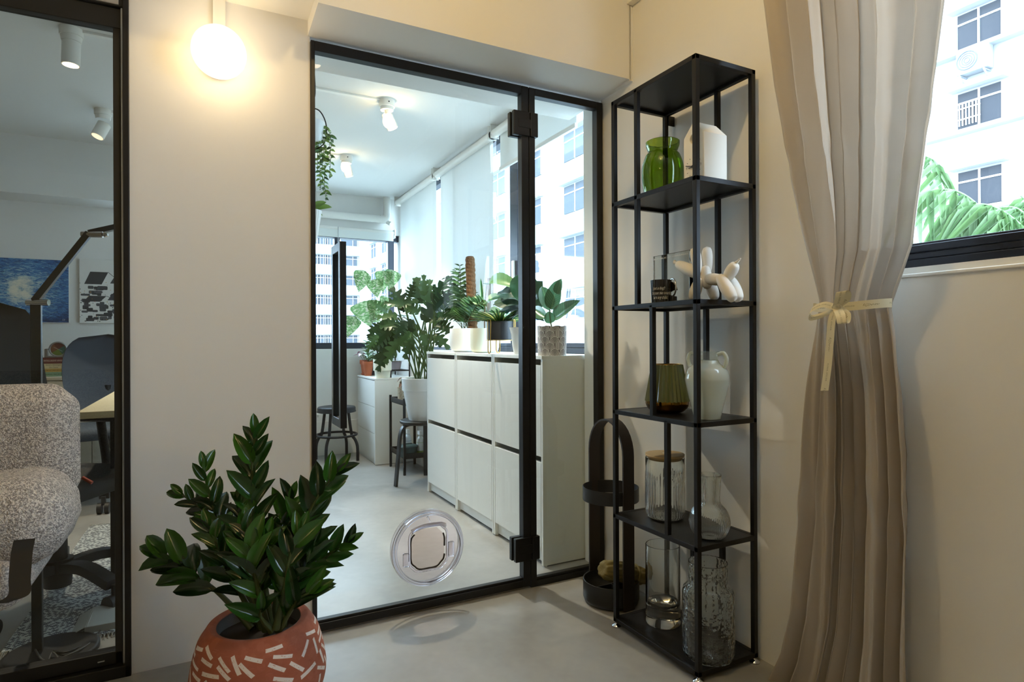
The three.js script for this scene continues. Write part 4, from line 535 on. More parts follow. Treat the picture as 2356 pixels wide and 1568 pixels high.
{ // black bowl in a gold wire stand
  const x = 1.4, p = spot(1152, x), s = pxm(p), t = thing('potted_dracaena', 'striped yellow green plant in black bowl on gold wire stand', 'potted plant', p), R = 32 * s, y0 = P(1150, 783, { x }).y, H = 44 * s;
  const top = pot(t, V(p.x, y0, p.z), [[R * 0.92, 0.001], [R, 0.006], [R, H]], potMat.black);
  const leg = (a) => { const q = (r, y, da = 0) => V(p.x + r * Math.cos(a + da), y, p.z + r * Math.sin(a + da)); return tube([q(R * 1.04, y0 + H + 0.006, -0.12), q(R * 1.06, y0 + 0.02, -0.12), q(R * 1.06, CTOP + 0.01, -0.1), q(R * 1.06, CTOP + 0.003, 0), q(R * 1.06, CTOP + 0.01, 0.1), q(R * 1.06, y0 + 0.02, 0.12), q(R * 1.04, y0 + H + 0.006, 0.12), q(R * 1.0, y0 + H + 0.009, 0)], 0.003, 50, 6, true); };
  for (const a of [2.9, 2.9 + 2.09, 2.9 + 4.18]) part(t, 'stand_leg', leg(a), M.gold, 'gold wire leg'); part(t, 'stand_ring', new THREE.TorusGeometry(R * 1.04, 0.0022, 6, 40).rotateX(Math.PI / 2).translate(p.x, y0 + 0.002, p.z), M.gold);
  const st = leafMat('#ffffff', 0.4, 0.2, { map: dataTex(64, 64, (u) => (Math.abs(u - 0.5) < 0.22 ? [0.2, 0.42, 0.2] : [0.76, 0.78, 0.46]), true) }), lg = leafGeo(PROF.blade, { n: 7, curl: 0.45, fold: 0.25 });
  for (let i = 0; i < 34; i++) { const a = i * 2.4, e = rr(0.5, 1.9), b = V(p.x + 0.03 * Math.cos(a), top - 0.005, p.z + 0.03 * Math.sin(a)), L = rr(0.1, 0.15); putLeaf(t, 'leaf', lg, st, b, V(Math.cos(a), e, Math.sin(a)), V(-Math.cos(a) * 0.2, 1, -Math.sin(a) * 0.2), L, L * 0.17); }
}
{ // white flared pot, fiddle leaf
  const x = 1.42, p = spot(1204, x), s = pxm(p), t = thing('potted_fiddle_fig', 'broad leaved fig in flared white pot behind the door post', 'potted plant', p), R = 32 * s, H = 62 * s;
  const y = pot(t, p, [[R * 0.68, 0.002], [R * 0.78, H * 0.3], [R * 0.88, H * 0.75], [R * 0.98, H * 0.95], [R, H]], potMat.white);
  const lg = leafGeo(PROF.fiddle, { n: 9, curl: 0.15, fold: 0.2, wave: 0.12 }), mt = ['#2b4c38', '#38613f', '#234236'].map((h) => leafMat(h, 0.32, 0.08));
  for (const [a, b, c2, d2, w, k] of [[1195, 700, 1146, 672, 0.75, 0], [1196, 712, 1148, 700, 0.5, 2], [1198, 695, 1192, 632, 0.7, 1], [1212, 700, 1222, 634, 0.6, 1], [1215, 695, 1242, 650, 0.5, 1], [1208, 712, 1248, 690, 0.6, 1], [1200, 720, 1165, 725, 0.5, 0], [1195, 690, 1150, 655, 0.5, 2], [1214, 720, 1246, 730, 0.2, 0]]) { const A = P(a, b, { x: 1.43 }), B = P(c2, d2, { x: 1.4 + 0.05 * rnd() }); putLeaf(t, 'leaf', lg, mt[k], A, B.clone().sub(A), viewN(A).add(V(0, 0.35, 0)), A.distanceTo(B), A.distanceTo(B) * w); }
  stemTube(t, [V(p.x, y, p.z), P(1206, 715, { x: 1.43 }), P(1204, 690, { x: 1.43 })], 0.006, std('#5a4a38', 0.8));
}
{ // scallop patterned pot, rubber plant
  const x = 1.43, p = spot(1270, x), s = pxm(p), t = thing('potted_rubber_plant', 'upright rubber plant in pinkish pot with white scallop arches', 'potted plant', p), R = 34 * s, H = 68 * s;
  const arches = canvasTex(1024, 512, (c, w, h) => { c.fillStyle = '#776b6e'; c.fillRect(0, 0, w, h); c.strokeStyle = '#f6f3ee'; c.lineWidth = 6; const cw = w / 9, rh = h / 5; for (let r = 6; r >= -1; r--) for (let k = -1; k < 9; k++) { const cx = (k + (r % 2 ? 0.5 : 0)) * cw, cy = h - (r - 0.4) * rh + rh * 0.6; for (let q = 5; q >= 1; q--) { c.beginPath(); c.ellipse(cx, cy, cw * 0.5 * q / 5, rh * 1.1 * q / 5, 0, Math.PI, 2 * Math.PI); c.lineTo(cx + cw * 0.5 * q / 5, cy + rh); c.lineTo(cx - cw * 0.5 * q / 5, cy + rh); c.closePath(); c.fillStyle = '#776b6e'; c.fill(); c.stroke(); } } });
  const y = p.y + H * 0.9, g = new THREE.CylinderGeometry(R, R * 0.96, H, 64, 8, true), gp = g.attributes.position; for (let i = 0; i < gp.count; i++) if (gp.getY(i) > H * 0.49) { const a = Math.atan2(gp.getZ(i), gp.getX(i)); gp.setY(i, gp.getY(i) - 0.006 * (1 - Math.abs(Math.sin(a * 4.5)))); } part(t, 'pot', g.translate(p.x, p.y + H / 2, p.z), std('#ffffff', 0.6, { map: arches }));
  part(t, 'pot_base', new THREE.CircleGeometry(R * 0.96, 32).rotateX(-Math.PI / 2).translate(p.x, p.y + 0.001, p.z), potMat.mauve); part(t, 'soil', new THREE.CircleGeometry(R * 0.97, 28).rotateX(-Math.PI / 2).translate(p.x, y, p.z), M.soil);
  const vein = dataTex(128, 256, (u, v) => { const a = Math.abs(u - 0.5), mid = smooth(0.02, 0.008, a), rib = smooth(0.88, 0.97, Math.abs(Math.sin((v * 12 - a * 7) * Math.PI))) * 0.35, k = Math.max(mid, rib); return [lerp(0.29, 0.6, k), lerp(0.47, 0.74, k), lerp(0.33, 0.5, k)]; }, true);
  const lm = leafMat('#ffffff', 0.3, 0.2, { map: vein }), lg = leafGeo(PROF.oval, { n: 10, curl: 0.1, fold: 0.25 });
  for (const [a, b, c2, d2, w] of [[1263, 714, 1248, 656, 0.6], [1268, 712, 1283, 645, 0.52], [1266, 744, 1262, 716, 1.0], [1276, 730, 1326, 692, 0.3], [1281, 676, 1290, 642, 0.5], [1258, 732, 1222, 706, 0.4]]) { const A = P(a, b, { x: 1.42 }), B = P(c2, d2, { x: 1.41 }); putLeaf(t, 'leaf', lg, lm, A, B.clone().sub(A), viewN(A).add(V(0.3 * (w > 0.55 ? 1 : -1), 0.2, 0)), A.distanceTo(B), A.distanceTo(B) * w); }
  stemTube(t, [V(p.x, y, p.z), P(1265, 728, { x }), P(1265, 712, { x })], 0.004, std('#5c6a3c', 0.6));
}
{ // tall white planter with the big philodendron, on a black bent leg stool
  const c = V(1.41, 0, -4.09), SY = P(985, 964, { d: c.clone().sub(CAM).dot(FW) }).y, st = thing('bent_leg_stool', 'black round stool with bent legs under the tall white planter', 'stool', c), bm = std('#1a1b1e', 0.45);
  part(st, 'seat', lathe([[0.001, SY - 0.024], [0.165, SY - 0.024], [0.172, SY - 0.018], [0.172, SY - 0.005], [0.166, SY], [0.001, SY]], 48, c.x, 0, c.z), bm);
  for (let i = 0; i < 3; i++) { const a = 3.0 + i * 2.094, q = (r, y) => V(c.x + r * Math.cos(a), y, c.z + r * Math.sin(a)); const pts = [q(0.06, SY - 0.03), q(0.13, SY - 0.03), q(0.165, SY - 0.045), q(0.185, SY - 0.09), q(0.2, SY * 0.5), q(0.222, 0.002)]; part(st, 'leg', strip2(pts, V(-Math.sin(a), 0, Math.cos(a)), 0.034, 0.016), bm); }
  const p = V(c.x, SY, c.z), t = thing('potted_philodendron', 'large split leaf philodendron in tall white planter', 'potted plant', p), H = P(985, 868, { d: c.clone().sub(CAM).dot(FW) }).y - SY, R = 0.158, y = SY + H * 0.93;
  part(t, 'pot', toCreasedNormals(lathe([[0.001, 0.001], [R * 0.68, 0.001], [R * 0.7, 0.008], [R * 0.93, H * 0.7], [R * 0.985, H * 0.705], [R, H * 0.99], [R * 0.98, H], [R * 0.95, H * 0.99], [R * 0.93, H * 0.9]], 48, p.x, p.y, p.z), 0.5), potMat.white, 'tall white planter with collar'); part(t, 'soil', new THREE.CircleGeometry(R * 0.94, 32).rotateX(-Math.PI / 2).translate(p.x, y, p.z), M.soil);
  const lobed = [lobedGeo(5, 0.62, { curl: 0.35 }), lobedGeo(6, 0.7, { curl: 0.2, fold: 0.35 }), lobedGeo(4, 0.55, { curl: 0.5 })], pm = ['#3f6230', '#34562a', '#4f7540', '#2b4c2c'].map((h) => leafMat(h, 0.38, 0.06));
  const L = [[905, 735, 845, 880, 1.0], [900, 760, 855, 800, 0.9], [915, 730, 870, 720, 0.9], [935, 715, 905, 660, 0.9], [950, 720, 925, 700, 1.0], [965, 700, 960, 640, 0.9], [985, 705, 988, 645, 0.8], [1000, 715, 1030, 672, 0.9], [990, 735, 1028, 745, 0.9], [960, 745, 920, 790, 0.9], [945, 765, 905, 800, 0.9], [975, 740, 1000, 690, 0.9], [930, 700, 890, 690, 0.8], [1000, 750, 1040, 760, 0.9], [970, 760, 985, 800, 0.8], [950, 735, 935, 755, 1.0], [1010, 700, 1000, 655, 0.5], [995, 690, 1022, 640, 0.6], [925, 780, 880, 830, 0.7], [985, 770, 1010, 790, 0.8], [915, 705, 940, 690, 0.8], [880, 745, 858, 760, 0.9], [890, 720, 866, 700, 0.8], [905, 770, 880, 790, 0.9], [920, 745, 895, 745, 1.0], [940, 690, 950, 655, 0.7], [975, 680, 975, 640, 0.7], [985, 715, 1005, 725, 0.9], [1005, 735, 1035, 725, 0.8], [950, 780, 930, 815, 0.8], [965, 720, 945, 705, 1.0], [935, 740, 915, 765, 1.0], [1000, 770, 1025, 785, 0.8], [895, 790, 865, 850, 0.7], [870, 770, 848, 800, 0.7]];
  L.forEach(([a, b, e, f, w], i) => { const dd = 4.2 + rr(-0.2, 0.12) - Math.max(0, a - 975) * 0.004, A = P(a, b, { d: dd }), B = P(e, f, { d: dd - 0.03 - 0.002 * Math.max(0, e - 1000) }), b0 = V(p.x + rr(-0.06, 0.06), y, p.z + rr(-0.06, 0.06)); if (i < 21) stemTube(t, [b0, b0.clone().lerp(A, 0.55).add(V(rr(-0.02, 0.02), 0.05, rr(-0.02, 0.02))), A], 0.0055, std('#56733a', 0.5)); const len = clamp(A.distanceTo(B) * 1.0, 0.13, 0.3); putLeaf(t, 'leaf', lobed[i % 3], pm[i % 4], A, B.clone().sub(A), viewN(A).add(V(0, 0.6, 0)), len, len * w * 0.8); });
}
function strip2(pts, wdir, w, th) {      // flat bar along a curve
  const c = new THREE.CatmullRomCurve3(pts), n = 24, pos = [], idx = []; for (let i = 0; i <= n; i++) { const p = c.getPointAt(i / n), tg = c.getTangentAt(i / n), a = wdir.clone().normalize().multiplyScalar(w / 2), b = tg.clone().cross(wdir).normalize().multiplyScalar(th / 2); for (const [s, q] of [[-1, -1], [1, -1], [1, 1], [-1, 1]]) pos.push(p.x + s * a.x + q * b.x, p.y + s * a.y + q * b.y, p.z + s * a.z + q * b.z); if (i) { const o = (i - 1) * 4; for (let k = 0; k < 4; k++) { const k2 = (k + 1) % 4; idx.push(o + k, o + k2, o + 4 + k, o + k2, o + 4 + k2, o + 4 + k); } } }
  const e = n * 4; idx.push(0, 2, 1, 0, 3, 2, e, e + 1, e + 2, e, e + 2, e + 3); let g = new THREE.BufferGeometry(); g.setAttribute('position', new THREE.Float32BufferAttribute(pos, 3)); g.setIndex(idx); g.computeVertexNormals(); g.setAttribute('uv', new THREE.Float32BufferAttribute(new Float32Array(pos.length / 3 * 2), 2)); return toCreasedNormals(g, 0.7);
}

// ---------------------------------------------------------------- drawer chest with the pots on it
const DX = 1.25, DZ0 = -5.45, DZ1 = -4.84, DT = 0.704;
{
  const t = thing('drawer_chest', 'low white chest with three drawers below the far plants', 'drawer chest', V(1.4, 0, (DZ0 + DZ1) / 2)), m = M.whiteBoard;
  part(t, 'body', RBB(DX + 0.021, 1.568, 0.01, DT - 0.016, DZ0, DZ1 - 0.018, 0.002), m); part(t, 'top', RBB(DX, 1.57, DT - 0.014, DT, DZ0, DZ1, 0.002), m); part(t, 'side_panel', RBB(DX, 1.57, 0.004, DT - 0.015, DZ1 - 0.016, DZ1, 0.001), m);
  for (let i = 0; i < 3; i++) { const y0 = 0.036 + i * 0.217; part(t, 'drawer', RBB(DX + 0.002, DX + 0.02, y0, y0 + 0.213, DZ0 + 0.005, DZ1 - 0.017, 0.001), m); }
  part(t, 'plinth', BB(DX + 0.014, DX + 0.03, 0, 0.036, DZ0, DZ1 - 0.016), m);
}
const onChest = (px, x) => { const p = P(px, 860, { x }); return V(x, DT, clamp(p.z, DZ0 + 0.07, DZ1 - 0.06)); };
{
  const a = onChest(833, 1.315), b = onChest(847, 1.3), c = onChest(861, 1.4), d = onChest(882, 1.33);
  { const t = thing('potted_begonia', 'small pink leaved plant in square shouldered terracotta pot', 'potted plant', a, 'pots on the drawer chest'); const y = pot(t, a, [[0.038, 0.001], [0.05, 0.012], [0.05, 0.016], [0.04, 0.017], [0.052, 0.1], [0.058, 0.1], [0.06, 0.135]], potMat.terra); const lg = leafGeo(PROF.heart, { curl: 0.3 }); for (let i = 0; i < 9; i++) { const q = i * 2.4, B = V(a.x + 0.02 * Math.cos(q), y, a.z + 0.02 * Math.sin(q)), E = B.clone().add(V(0.05 * Math.cos(q), 0.06 + 0.04 * rnd(), 0.05 * Math.sin(q))); stemTube(t, [B, B.clone().lerp(E, 0.5).add(V(0, 0.01, 0)), E], 0.0016); putLeaf(t, 'leaf', lg, leafMat(i % 3 ? '#a9788c' : '#6d8a5c', 0.5, 0.2), E, V(Math.cos(q), -0.1, Math.sin(q)), V(0, 1, 0), 0.055, 0.045); } }
  { const t = thing('potted_succulent', 'pale upright succulent in slim plain terracotta pot', 'potted plant', b, 'pots on the drawer chest'); const y = pot(t, b, [[0.03, 0.001], [0.043, 0.1], [0.047, 0.1], [0.048, 0.125]], potMat.terra); const lg = leafGeo(PROF.oval, { curl: 0.1 }); for (let i = 0; i < 22; i++) { const q = i * 2.4, h = 0.02 + 0.008 * i, B = V(b.x + 0.008 * Math.cos(q), y + h, b.z + 0.008 * Math.sin(q)); putLeaf(t, 'leaf', lg, leafMat(i % 2 ? '#7fa070' : '#5d8a5c', 0.45, 0.2), B, V(Math.cos(q), 0.6, Math.sin(q)), V(0, 1, 0), 0.06, 0.03); } stemTube(t, [V(b.x, y - 0.01, b.z), V(b.x, y + 0.2, b.z)], 0.004); }
  { const t = thing('potted_herb', 'small bushy plant in dark slate pot between terracotta and cream pots', 'potted plant', c, 'pots on the drawer chest'); const y = pot(t, c, [[0.035, 0.001], [0.05, 0.12], [0.053, 0.15]], potMat.slate); const lg = leafGeo(PROF.lance, { curl: 0.3 }); for (let i = 0; i < 26; i++) { const q = i * 2.4, e = rr(0.3, 1.4); putLeaf(t, 'leaf', lg, G(i), V(c.x + 0.02 * Math.cos(q), y, c.z + 0.02 * Math.sin(q)), V(Math.cos(q), e, Math.sin(q)), V(0, 1, 0), rr(0.07, 0.12), 0.022); } }
  { const t = thing('cream_planter', 'cream two piece self watering planter on the chest corner', 'planter', d, 'pots on the drawer chest'); const y = pot(t, d, [[0.06, 0.001], [0.065, 0.055], [0.065, 0.06], [0.074, 0.061], [0.075, 0.155]], potMat.cream); const lg = leafGeo(PROF.lance, { curl: 0.4 }); for (let i = 0; i < 14; i++) { const q = i * 2.4; putLeaf(t, 'leaf', lg, G(i), V(d.x, y, d.z), V(Math.cos(q), rr(0.5, 1.2), Math.sin(q)), V(0, 1, 0), rr(0.08, 0.13), 0.03); } }
}
// black wire rack with the caladium and two more pots
{
  const rz0 = -5.32, rz1 = -4.9, rx0 = 1.4, rx1 = 1.56, m = M.blackMetal, t = thing('wire_plant_rack', 'black wire plant rack standing on the white drawer chest', 'plant rack', V(1.48, DT, -5.1)), up = 1.02;
  for (const x of [rx0, rx1]) for (const z of [rz0, rz1]) part(t, 'upright', rod(V(x, DT, z), V(x, up + 0.05, z), 0.006), m);
  for (const y of [0.76, up]) { part(t, 'tray_rim', [rod(V(rx0, y, rz0), V(rx1, y, rz0), 0.005), rod(V(rx0, y, rz1), V(rx1, y, rz1), 0.005), rod(V(rx0, y, rz0), V(rx0, y, rz1), 0.005), rod(V(rx1, y, rz0), V(rx1, y, rz1), 0.005)], m); for (let k = 1; k < 8; k++) part(t, 'tray_wire', rod(V(rx0, y, lerp(rz0, rz1, k / 8)), V(rx1, y, lerp(rz0, rz1, k / 8)), 0.003), m); }
  const cal = canvasTex(128, 256, (g, w, h) => { g.fillStyle = '#6f9a5c'; g.fillRect(0, 0, w, h); for (let i = 0; i < 190; i++) { g.fillStyle = ['#dfe6c0', '#c9d8a8', '#e6cfc4', '#a9c48c'][i % 4]; g.globalAlpha = 0.75; g.beginPath(); g.ellipse(rnd() * w, rnd() * h, 2 + 6 * rnd(), 2 + 10 * rnd(), rnd() * 3, 0, 7); g.fill(); } });
  const lm = leafMat('#ffffff', 0.45, 0.3, { map: cal }), hg = leafGeo(PROF.heart, { n: 10, curl: 0.2, fold: 0.15 });
  const zc = P(874, 760, { x: 1.48 }).z, pz = clamp(zc, rz0 + 0.06, rz1 - 0.05), q = V(1.48, up + 0.005, pz), c = thing('potted_caladium', 'tall caladium with speckled heart leaves in square black pot', 'potted plant', q);
  const y = pot(c, q, [[0.045, 0.001], [0.058, 0.115], [0.06, 0.12]], potMat.black, 0.86, 24);
  const L = [[832, 632, 828, 678, 0.8, 830, 622], [0]]; const leaves = [[838, 622, 824, 668, 0.75], [862, 642, 866, 678, 1.0], [884, 622, 880, 664, 0.8], [906, 622, 898, 660, 0.75], [832, 694, 850, 742, 1.0], [868, 690, 856, 735, 0.8], [893, 684, 880, 716, 0.8], [816, 728, 800, 770, 0.8], [850, 728, 870, 735, 0.7]];
  for (const [a, b, e, f, w] of leaves) { const A = P(a, b, { z: q.z + rr(-0.05, 0.1) }), B = P(e, f, { z: q.z + rr(-0.02, 0.1) }), len = Math.max(A.distanceTo(B) * 1.15, 0.13); stemTube(c, [V(q.x, y, q.z), V(lerp(q.x, A.x, 0.4), lerp(y, A.y, 0.6), lerp(q.z, A.z, 0.4)), A], 0.0022, std('#9aa578', 0.6)); putLeaf(c, 'leaf', hg, lm, A, B.clone().sub(A), viewN(A).add(V(rr(-0.3, 0.3), 0.2, 0)), len, len * w); }
  const p2 = V(1.47, up + 0.005, clamp(P(905, 760, { x: 1.47 }).z, rz0 + 0.05, rz1 - 0.06)), s2 = thing('potted_begonia', 'bronze leaved bushy plant in green grey pot on the rack', 'potted plant', p2); const y2 = pot(s2, p2, [[0.04, 0.001], [0.052, 0.09], [0.055, 0.1]], potMat.slate); for (let i = 0; i < 40; i++) { const a = i * 2.4, r = rr(0.03, 0.13), B = V(p2.x + r * Math.cos(a), y2 + rr(0.03, 0.13), p2.z + r * Math.sin(a)); if (i % 3 === 0) stemTube(s2, [V(p2.x, y2, p2.z), B.clone().lerp(V(p2.x, y2 + 0.06, p2.z), 0.4), B], 0.0016); putLeaf(s2, 'leaf', hg, leafMat(['#5e6a4c', '#6d7a55', '#8a7a66'][i % 3], 0.5, 0.2), B, V(Math.cos(a), -0.15, Math.sin(a)), V(0, 1, 0.2), 0.065, 0.06); }
  const p3 = V(1.47, 0.766, -5.0), s3 = thing('potted_violet', 'small bronze leaved plant in grey pot on the lower rack tier', 'potted plant', p3), y3 = pot(s3, p3, [[0.04, 0.001], [0.05, 0.06], [0.052, 0.065]], potMat.mauve); for (let i = 0; i < 16; i++) { const a = i * 2.4; putLeaf(s3, 'leaf', hg, leafMat(i % 2 ? '#6b6a4a' : '#86705a', 0.5, 0.2), V(p3.x + 0.015 * Math.cos(a), y3, p3.z + 0.015 * Math.sin(a)), V(Math.cos(a), 0.5, Math.sin(a)), V(0, 1, 0), 0.06, 0.05); }
}
// ---------------------------------------------------------------- two tier plant stand with its load
{
  const z0 = -4.74, z1 = -4.37, x0 = 1.35, x1 = 1.55, top = 0.555, m = M.blackMetal, t = thing('metal_plant_stand', 'black metal two tier stand between chest and stool', 'plant stand', V(1.45, 0, -4.55));
  for (const x of [x0, x1]) for (const z of [z0, z1]) part(t, 'leg', RBB(x - 0.009, x + 0.009, 0, top + 0.02, z - 0.009, z + 0.009, 0.002), m);
  for (const y of [0.12, top - 0.035]) { part(t, 'tray', [RBB(x0, x1, y, y + 0.006, z0, z1, 0.001), RBB(x0, x0 + 0.006, y, y + 0.04, z0, z1, 0.001), RBB(x1 - 0.006, x1, y, y + 0.04, z0, z1, 0.001), RBB(x0, x1, y, y + 0.04, z0, z0 + 0.006, 0.001), RBB(x0, x1, y, y + 0.04, z1 - 0.006, z1, 0.001)], m); }
  const b = (px, x, y) => { const p = P(px, 1000, { x }); return V(x, y, clamp(p.z, z0 + 0.06, z1 - 0.05)); }, ty = 0.127;
  { const p = b(926, 1.42, top - 0.028), q = thing('potted_seedling', 'tiny red brown seedling in speckled stoneware pot', 'potted plant', p), y = pot(q, p, [[0.036, 0.001], [0.038, 0.11], [0.039, 0.115]], potMat.speck); const lg = leafGeo(PROF.oval, { curl: 0.3 }); stemTube(q, [V(p.x, y, p.z), V(p.x - 0.01, y + 0.05, p.z), V(p.x, y + 0.09, p.z)], 0.002); for (let i = 0; i < 5; i++) putLeaf(q, 'leaf', lg, leafMat('#6e4630', 0.5, 0.2), V(p.x, y + 0.03 + 0.015 * i, p.z), V(Math.cos(i * 2.4), -0.5, Math.sin(i * 2.4)), V(0, 1, 0), 0.055, 0.03); }
  { const p = V(1.4, ty, -4.44), q = thing('watering_tub', 'dark teal lidded tub on the lower stand tier', 'tub', p); part(q, 'tub', lathe([[0.001, 0.001], [0.062, 0.001], [0.072, 0.075], [0.066, 0.074], [0.058, 0.008], [0.001, 0.008]], 40, p.x, p.y, p.z), potMat.teal); part(q, 'lid', lathe([[0.076, 0.074], [0.076, 0.082], [0.05, 0.092], [0.001, 0.095]], 40, p.x, p.y, p.z), potMat.teal); part(q, 'grip', RBB(p.x - 0.03, p.x + 0.03, p.y + 0.09, p.y + 0.1, p.z - 0.008, p.z + 0.008, 0.003), potMat.teal); }
  const bottle = (p, name, label, c1, c2) => { const q = thing(name, label, 'spray bottle', p, 'spray bottles on the stand'); part(q, 'bottle', lathe(spline([[0.001, 0.001], [0.026, 0.002], [0.028, 0.01], [0.028, 0.11], [0.02, 0.135], [0.012, 0.145], [0.012, 0.155]], 30), 28, p.x, p.y, p.z), std(c1, 0.4)); part(q, 'label_sleeve', lathe([[0.0284, 0.02], [0.0284, 0.1]], 28, p.x, p.y, p.z), std('#ffffff', 0.5, { map: c2 })); part(q, 'trigger_head', [RBB(p.x - 0.012, p.x + 0.012, p.y + 0.155, p.y + 0.185, p.z - 0.035, p.z + 0.02, 0.004), rod(V(p.x, p.y + 0.16, p.z - 0.028), V(p.x, p.y + 0.125, p.z - 0.04), 0.004)], M.whitePaint); };
  const lab = (a, b2) => canvasTex(128, 64, (g, w, h) => { g.fillStyle = a; g.fillRect(0, 0, w, h); g.fillStyle = b2; g.fillRect(0, h * 0.5, w, h * 0.5); g.fillStyle = '#f4f4ea'; g.font = 'bold 12px sans-serif'; g.fillText('INSECTS', 10, 40); g.fillText('INSECTS', 76, 40); });
  bottle(V(1.44, ty, -4.57), 'spray_bottle', 'white spray bottle with blue and orange label', '#dfe4e6', lab('#2c62a8', '#b8763a')); bottle(V(1.5, ty, -4.45), 'spray_bottle', 'white spray bottle with yellow green label behind the teal tub', '#e6e8e0', lab('#aebf5a', '#8fae4a'));
  { const p = V(1.44, ty, -4.67); solo('paper_tub', 'plain off white tub at the back of the stand', 'tub', lathe([[0.001, 0.001], [0.04, 0.001], [0.048, 0.1], [0.044, 0.1], [0.037, 0.006], [0.001, 0.006]], 32, p.x, p.y, p.z), std('#c9c6ba', 0.7), p); }
}
// ---------------------------------------------------------------- far black stool
{
  const c = V(1.02, 0, -5.22), t = thing('work_stool', 'black round metal stool with foot ring below the far window', 'stool', c), m = std('#22252b', 0.45, { metalness: 0.3 }), SY = P(772, 934, { d: c.clone().sub(CAM).dot(FW) }).y;
  part(t, 'seat', lathe([[0.001, SY - 0.004], [0.13, SY], [0.15, SY - 0.003], [0.157, SY - 0.012], [0.157, SY - 0.035], [0.162, SY - 0.045], [0.156, SY - 0.048], [0.001, SY - 0.03]], 48, c.x, 0, c.z), m);
  part(t, 'foot_ring', new THREE.TorusGeometry(0.165, 0.01, 10, 48).rotateX(Math.PI / 2).translate(c.x, 0.215, c.z), m);
  for (let i = 0; i < 4; i++) { const a = 0.65 + i * Math.PI / 2, q = (r, y) => V(c.x + r * Math.cos(a), y, c.z + r * Math.sin(a)); part(t, 'leg', tube([q(0.105, SY - 0.03), q(0.13, 0.25), q(0.14, 0.21), q(0.165, 0.18), q(0.185, 0.13), q(0.19, 0.0)], 0.0125, 30, 10), m); }
  const so = thing('wall_socket', 'white wall socket plate low on the far wall', 'socket', V(0.93, 0.4, ZF)), sp = P(726, 962, { z: ZF }); part(so, 'plate', RBB(sp.x - 0.04, sp.x + 0.04, sp.y - 0.04, sp.y + 0.04, ZF, ZF + 0.01, 0.003), M.whitePaint); part(so, 'switch', RBB(sp.x + 0.012, sp.x + 0.024, sp.y + 0.01, sp.y + 0.03, ZF + 0.01, ZF + 0.013, 0.001), std('#c9c9c4', 0.5));
}
// ---------------------------------------------------------------- hanging plants
{
  const Z = -2.95, q = (px, py, dz = 0) => P(px, py, { z: Z + dz }), lg = leafGeo(PROF.oval, { n: 5, curl: 0.3, fold: 0.3 }), mats = ['#5f8a3f', '#7fa14a', '#4b7440', '#8fae52'].map((h) => leafMat(h, 0.45, 0.3));
  const c = q(716, 305), t = thing('hanging_vine_pot', 'trailing small leaved vine in white pot on black wire hoop', 'hanging plant', V(c.x, 2.33, c.z));
  part(t, 'pot', lathe([[0.001, -0.05], [0.045, -0.05], [0.062, 0.05], [0.058, 0.05], [0.001, 0.03]], 36, c.x, c.y, c.z), potMat.white); part(t, 'hoop', tube([q(722, 250), q(735, 255), q(750, 285), q(745, 330), q(722, 342), q(700, 320), q(702, 265)], 0.003, 60, 6, true), M.blackMetal); part(t, 'hook', tube([V(q(722, 250).x, 2.33, c.z), q(724, 222), q(719, 232), q(722, 250)], 0.003, 30, 6), M.blackMetal);
  const vines = [[[724, 280], [740, 300], [757, 310], [764, 325]], [[722, 290], [742, 320], [748, 380], [746, 420], [750, 462]], [[722, 300], [735, 340], [736, 400], [738, 436]], [[726, 282], [750, 300], [760, 350], [758, 410]], [[722, 285], [730, 330], [730, 390]], [[724, 290], [742, 310], [744, 360], [740, 400], [752, 450]], [[724, 285], [755, 300], [762, 330], [756, 370]], [[724, 300], [738, 330], [742, 372]], [[722, 280], [735, 285], [748, 295]], [[724, 295], [728, 340], [738, 350]]];
  vines.forEach((v, i) => { const pts = v.map(([a, b], k) => q(a, b, 0.05 * (hash(i, k, 4) - 0.4))), cv = new THREE.CatmullRomCurve3(pts), n = Math.round(cv.getLength() / 0.0125); part(t, 'vine', tube(pts, 0.0012, 20, 5), M.stem); for (let k = 1; k < n; k++) { const b = cv.getPointAt(k / n), a = k * 2.4 + i; putLeaf(t, 'leaf', lg, mats[(k + i) % 4], b, V(Math.cos(a), -0.5 + 0.5 * rnd(), Math.sin(a)), viewN(b).add(V(rr(-0.4, 0.4), 0.5, rr(-0.4, 0.4))), rr(0.024, 0.034), rr(0.011, 0.015)); } });
  const d = q(713, 520), u = thing('hanging_planter', 'small ribbed white hanging planter with broad leaf below the vine', 'hanging plant', V(d.x, 1.9, d.z)), Rr = 26 * pxm(d), hh = 72 * pxm(d);
  part(u, 'pot', flute(lathe([[0.001, -hh / 2], [Rr * 0.55, -hh / 2], [Rr * 0.9, hh * 0.3], [Rr, hh / 2], [Rr * 0.94, hh / 2], [0.001, hh * 0.4]], 120, d.x, d.y, d.z), d.x, d.z, 24, 0.0015), potMat.white); part(u, 'cord', [rod(q(733, 488), q(722, 398), 0.0015), rod(q(695, 488), q(722, 398), 0.0015)], std('#d8d5cc', 0.8));
  const bg = leafGeo(PROF.oval, { curl: 0.25 }); for (const [a, b, e, f, w] of [[718, 482, 762, 470, 0.4], [716, 480, 748, 460, 0.45], [716, 484, 730, 486, 0.6], [720, 484, 742, 492, 0.3]]) { const A = q(a, b), B = q(e, f, 0.02); putLeaf(u, 'leaf', bg, mats[1], A, B.clone().sub(A), viewN(A).add(V(0, 0.7, 0)), A.distanceTo(B), A.distanceTo(B) * w); }
}
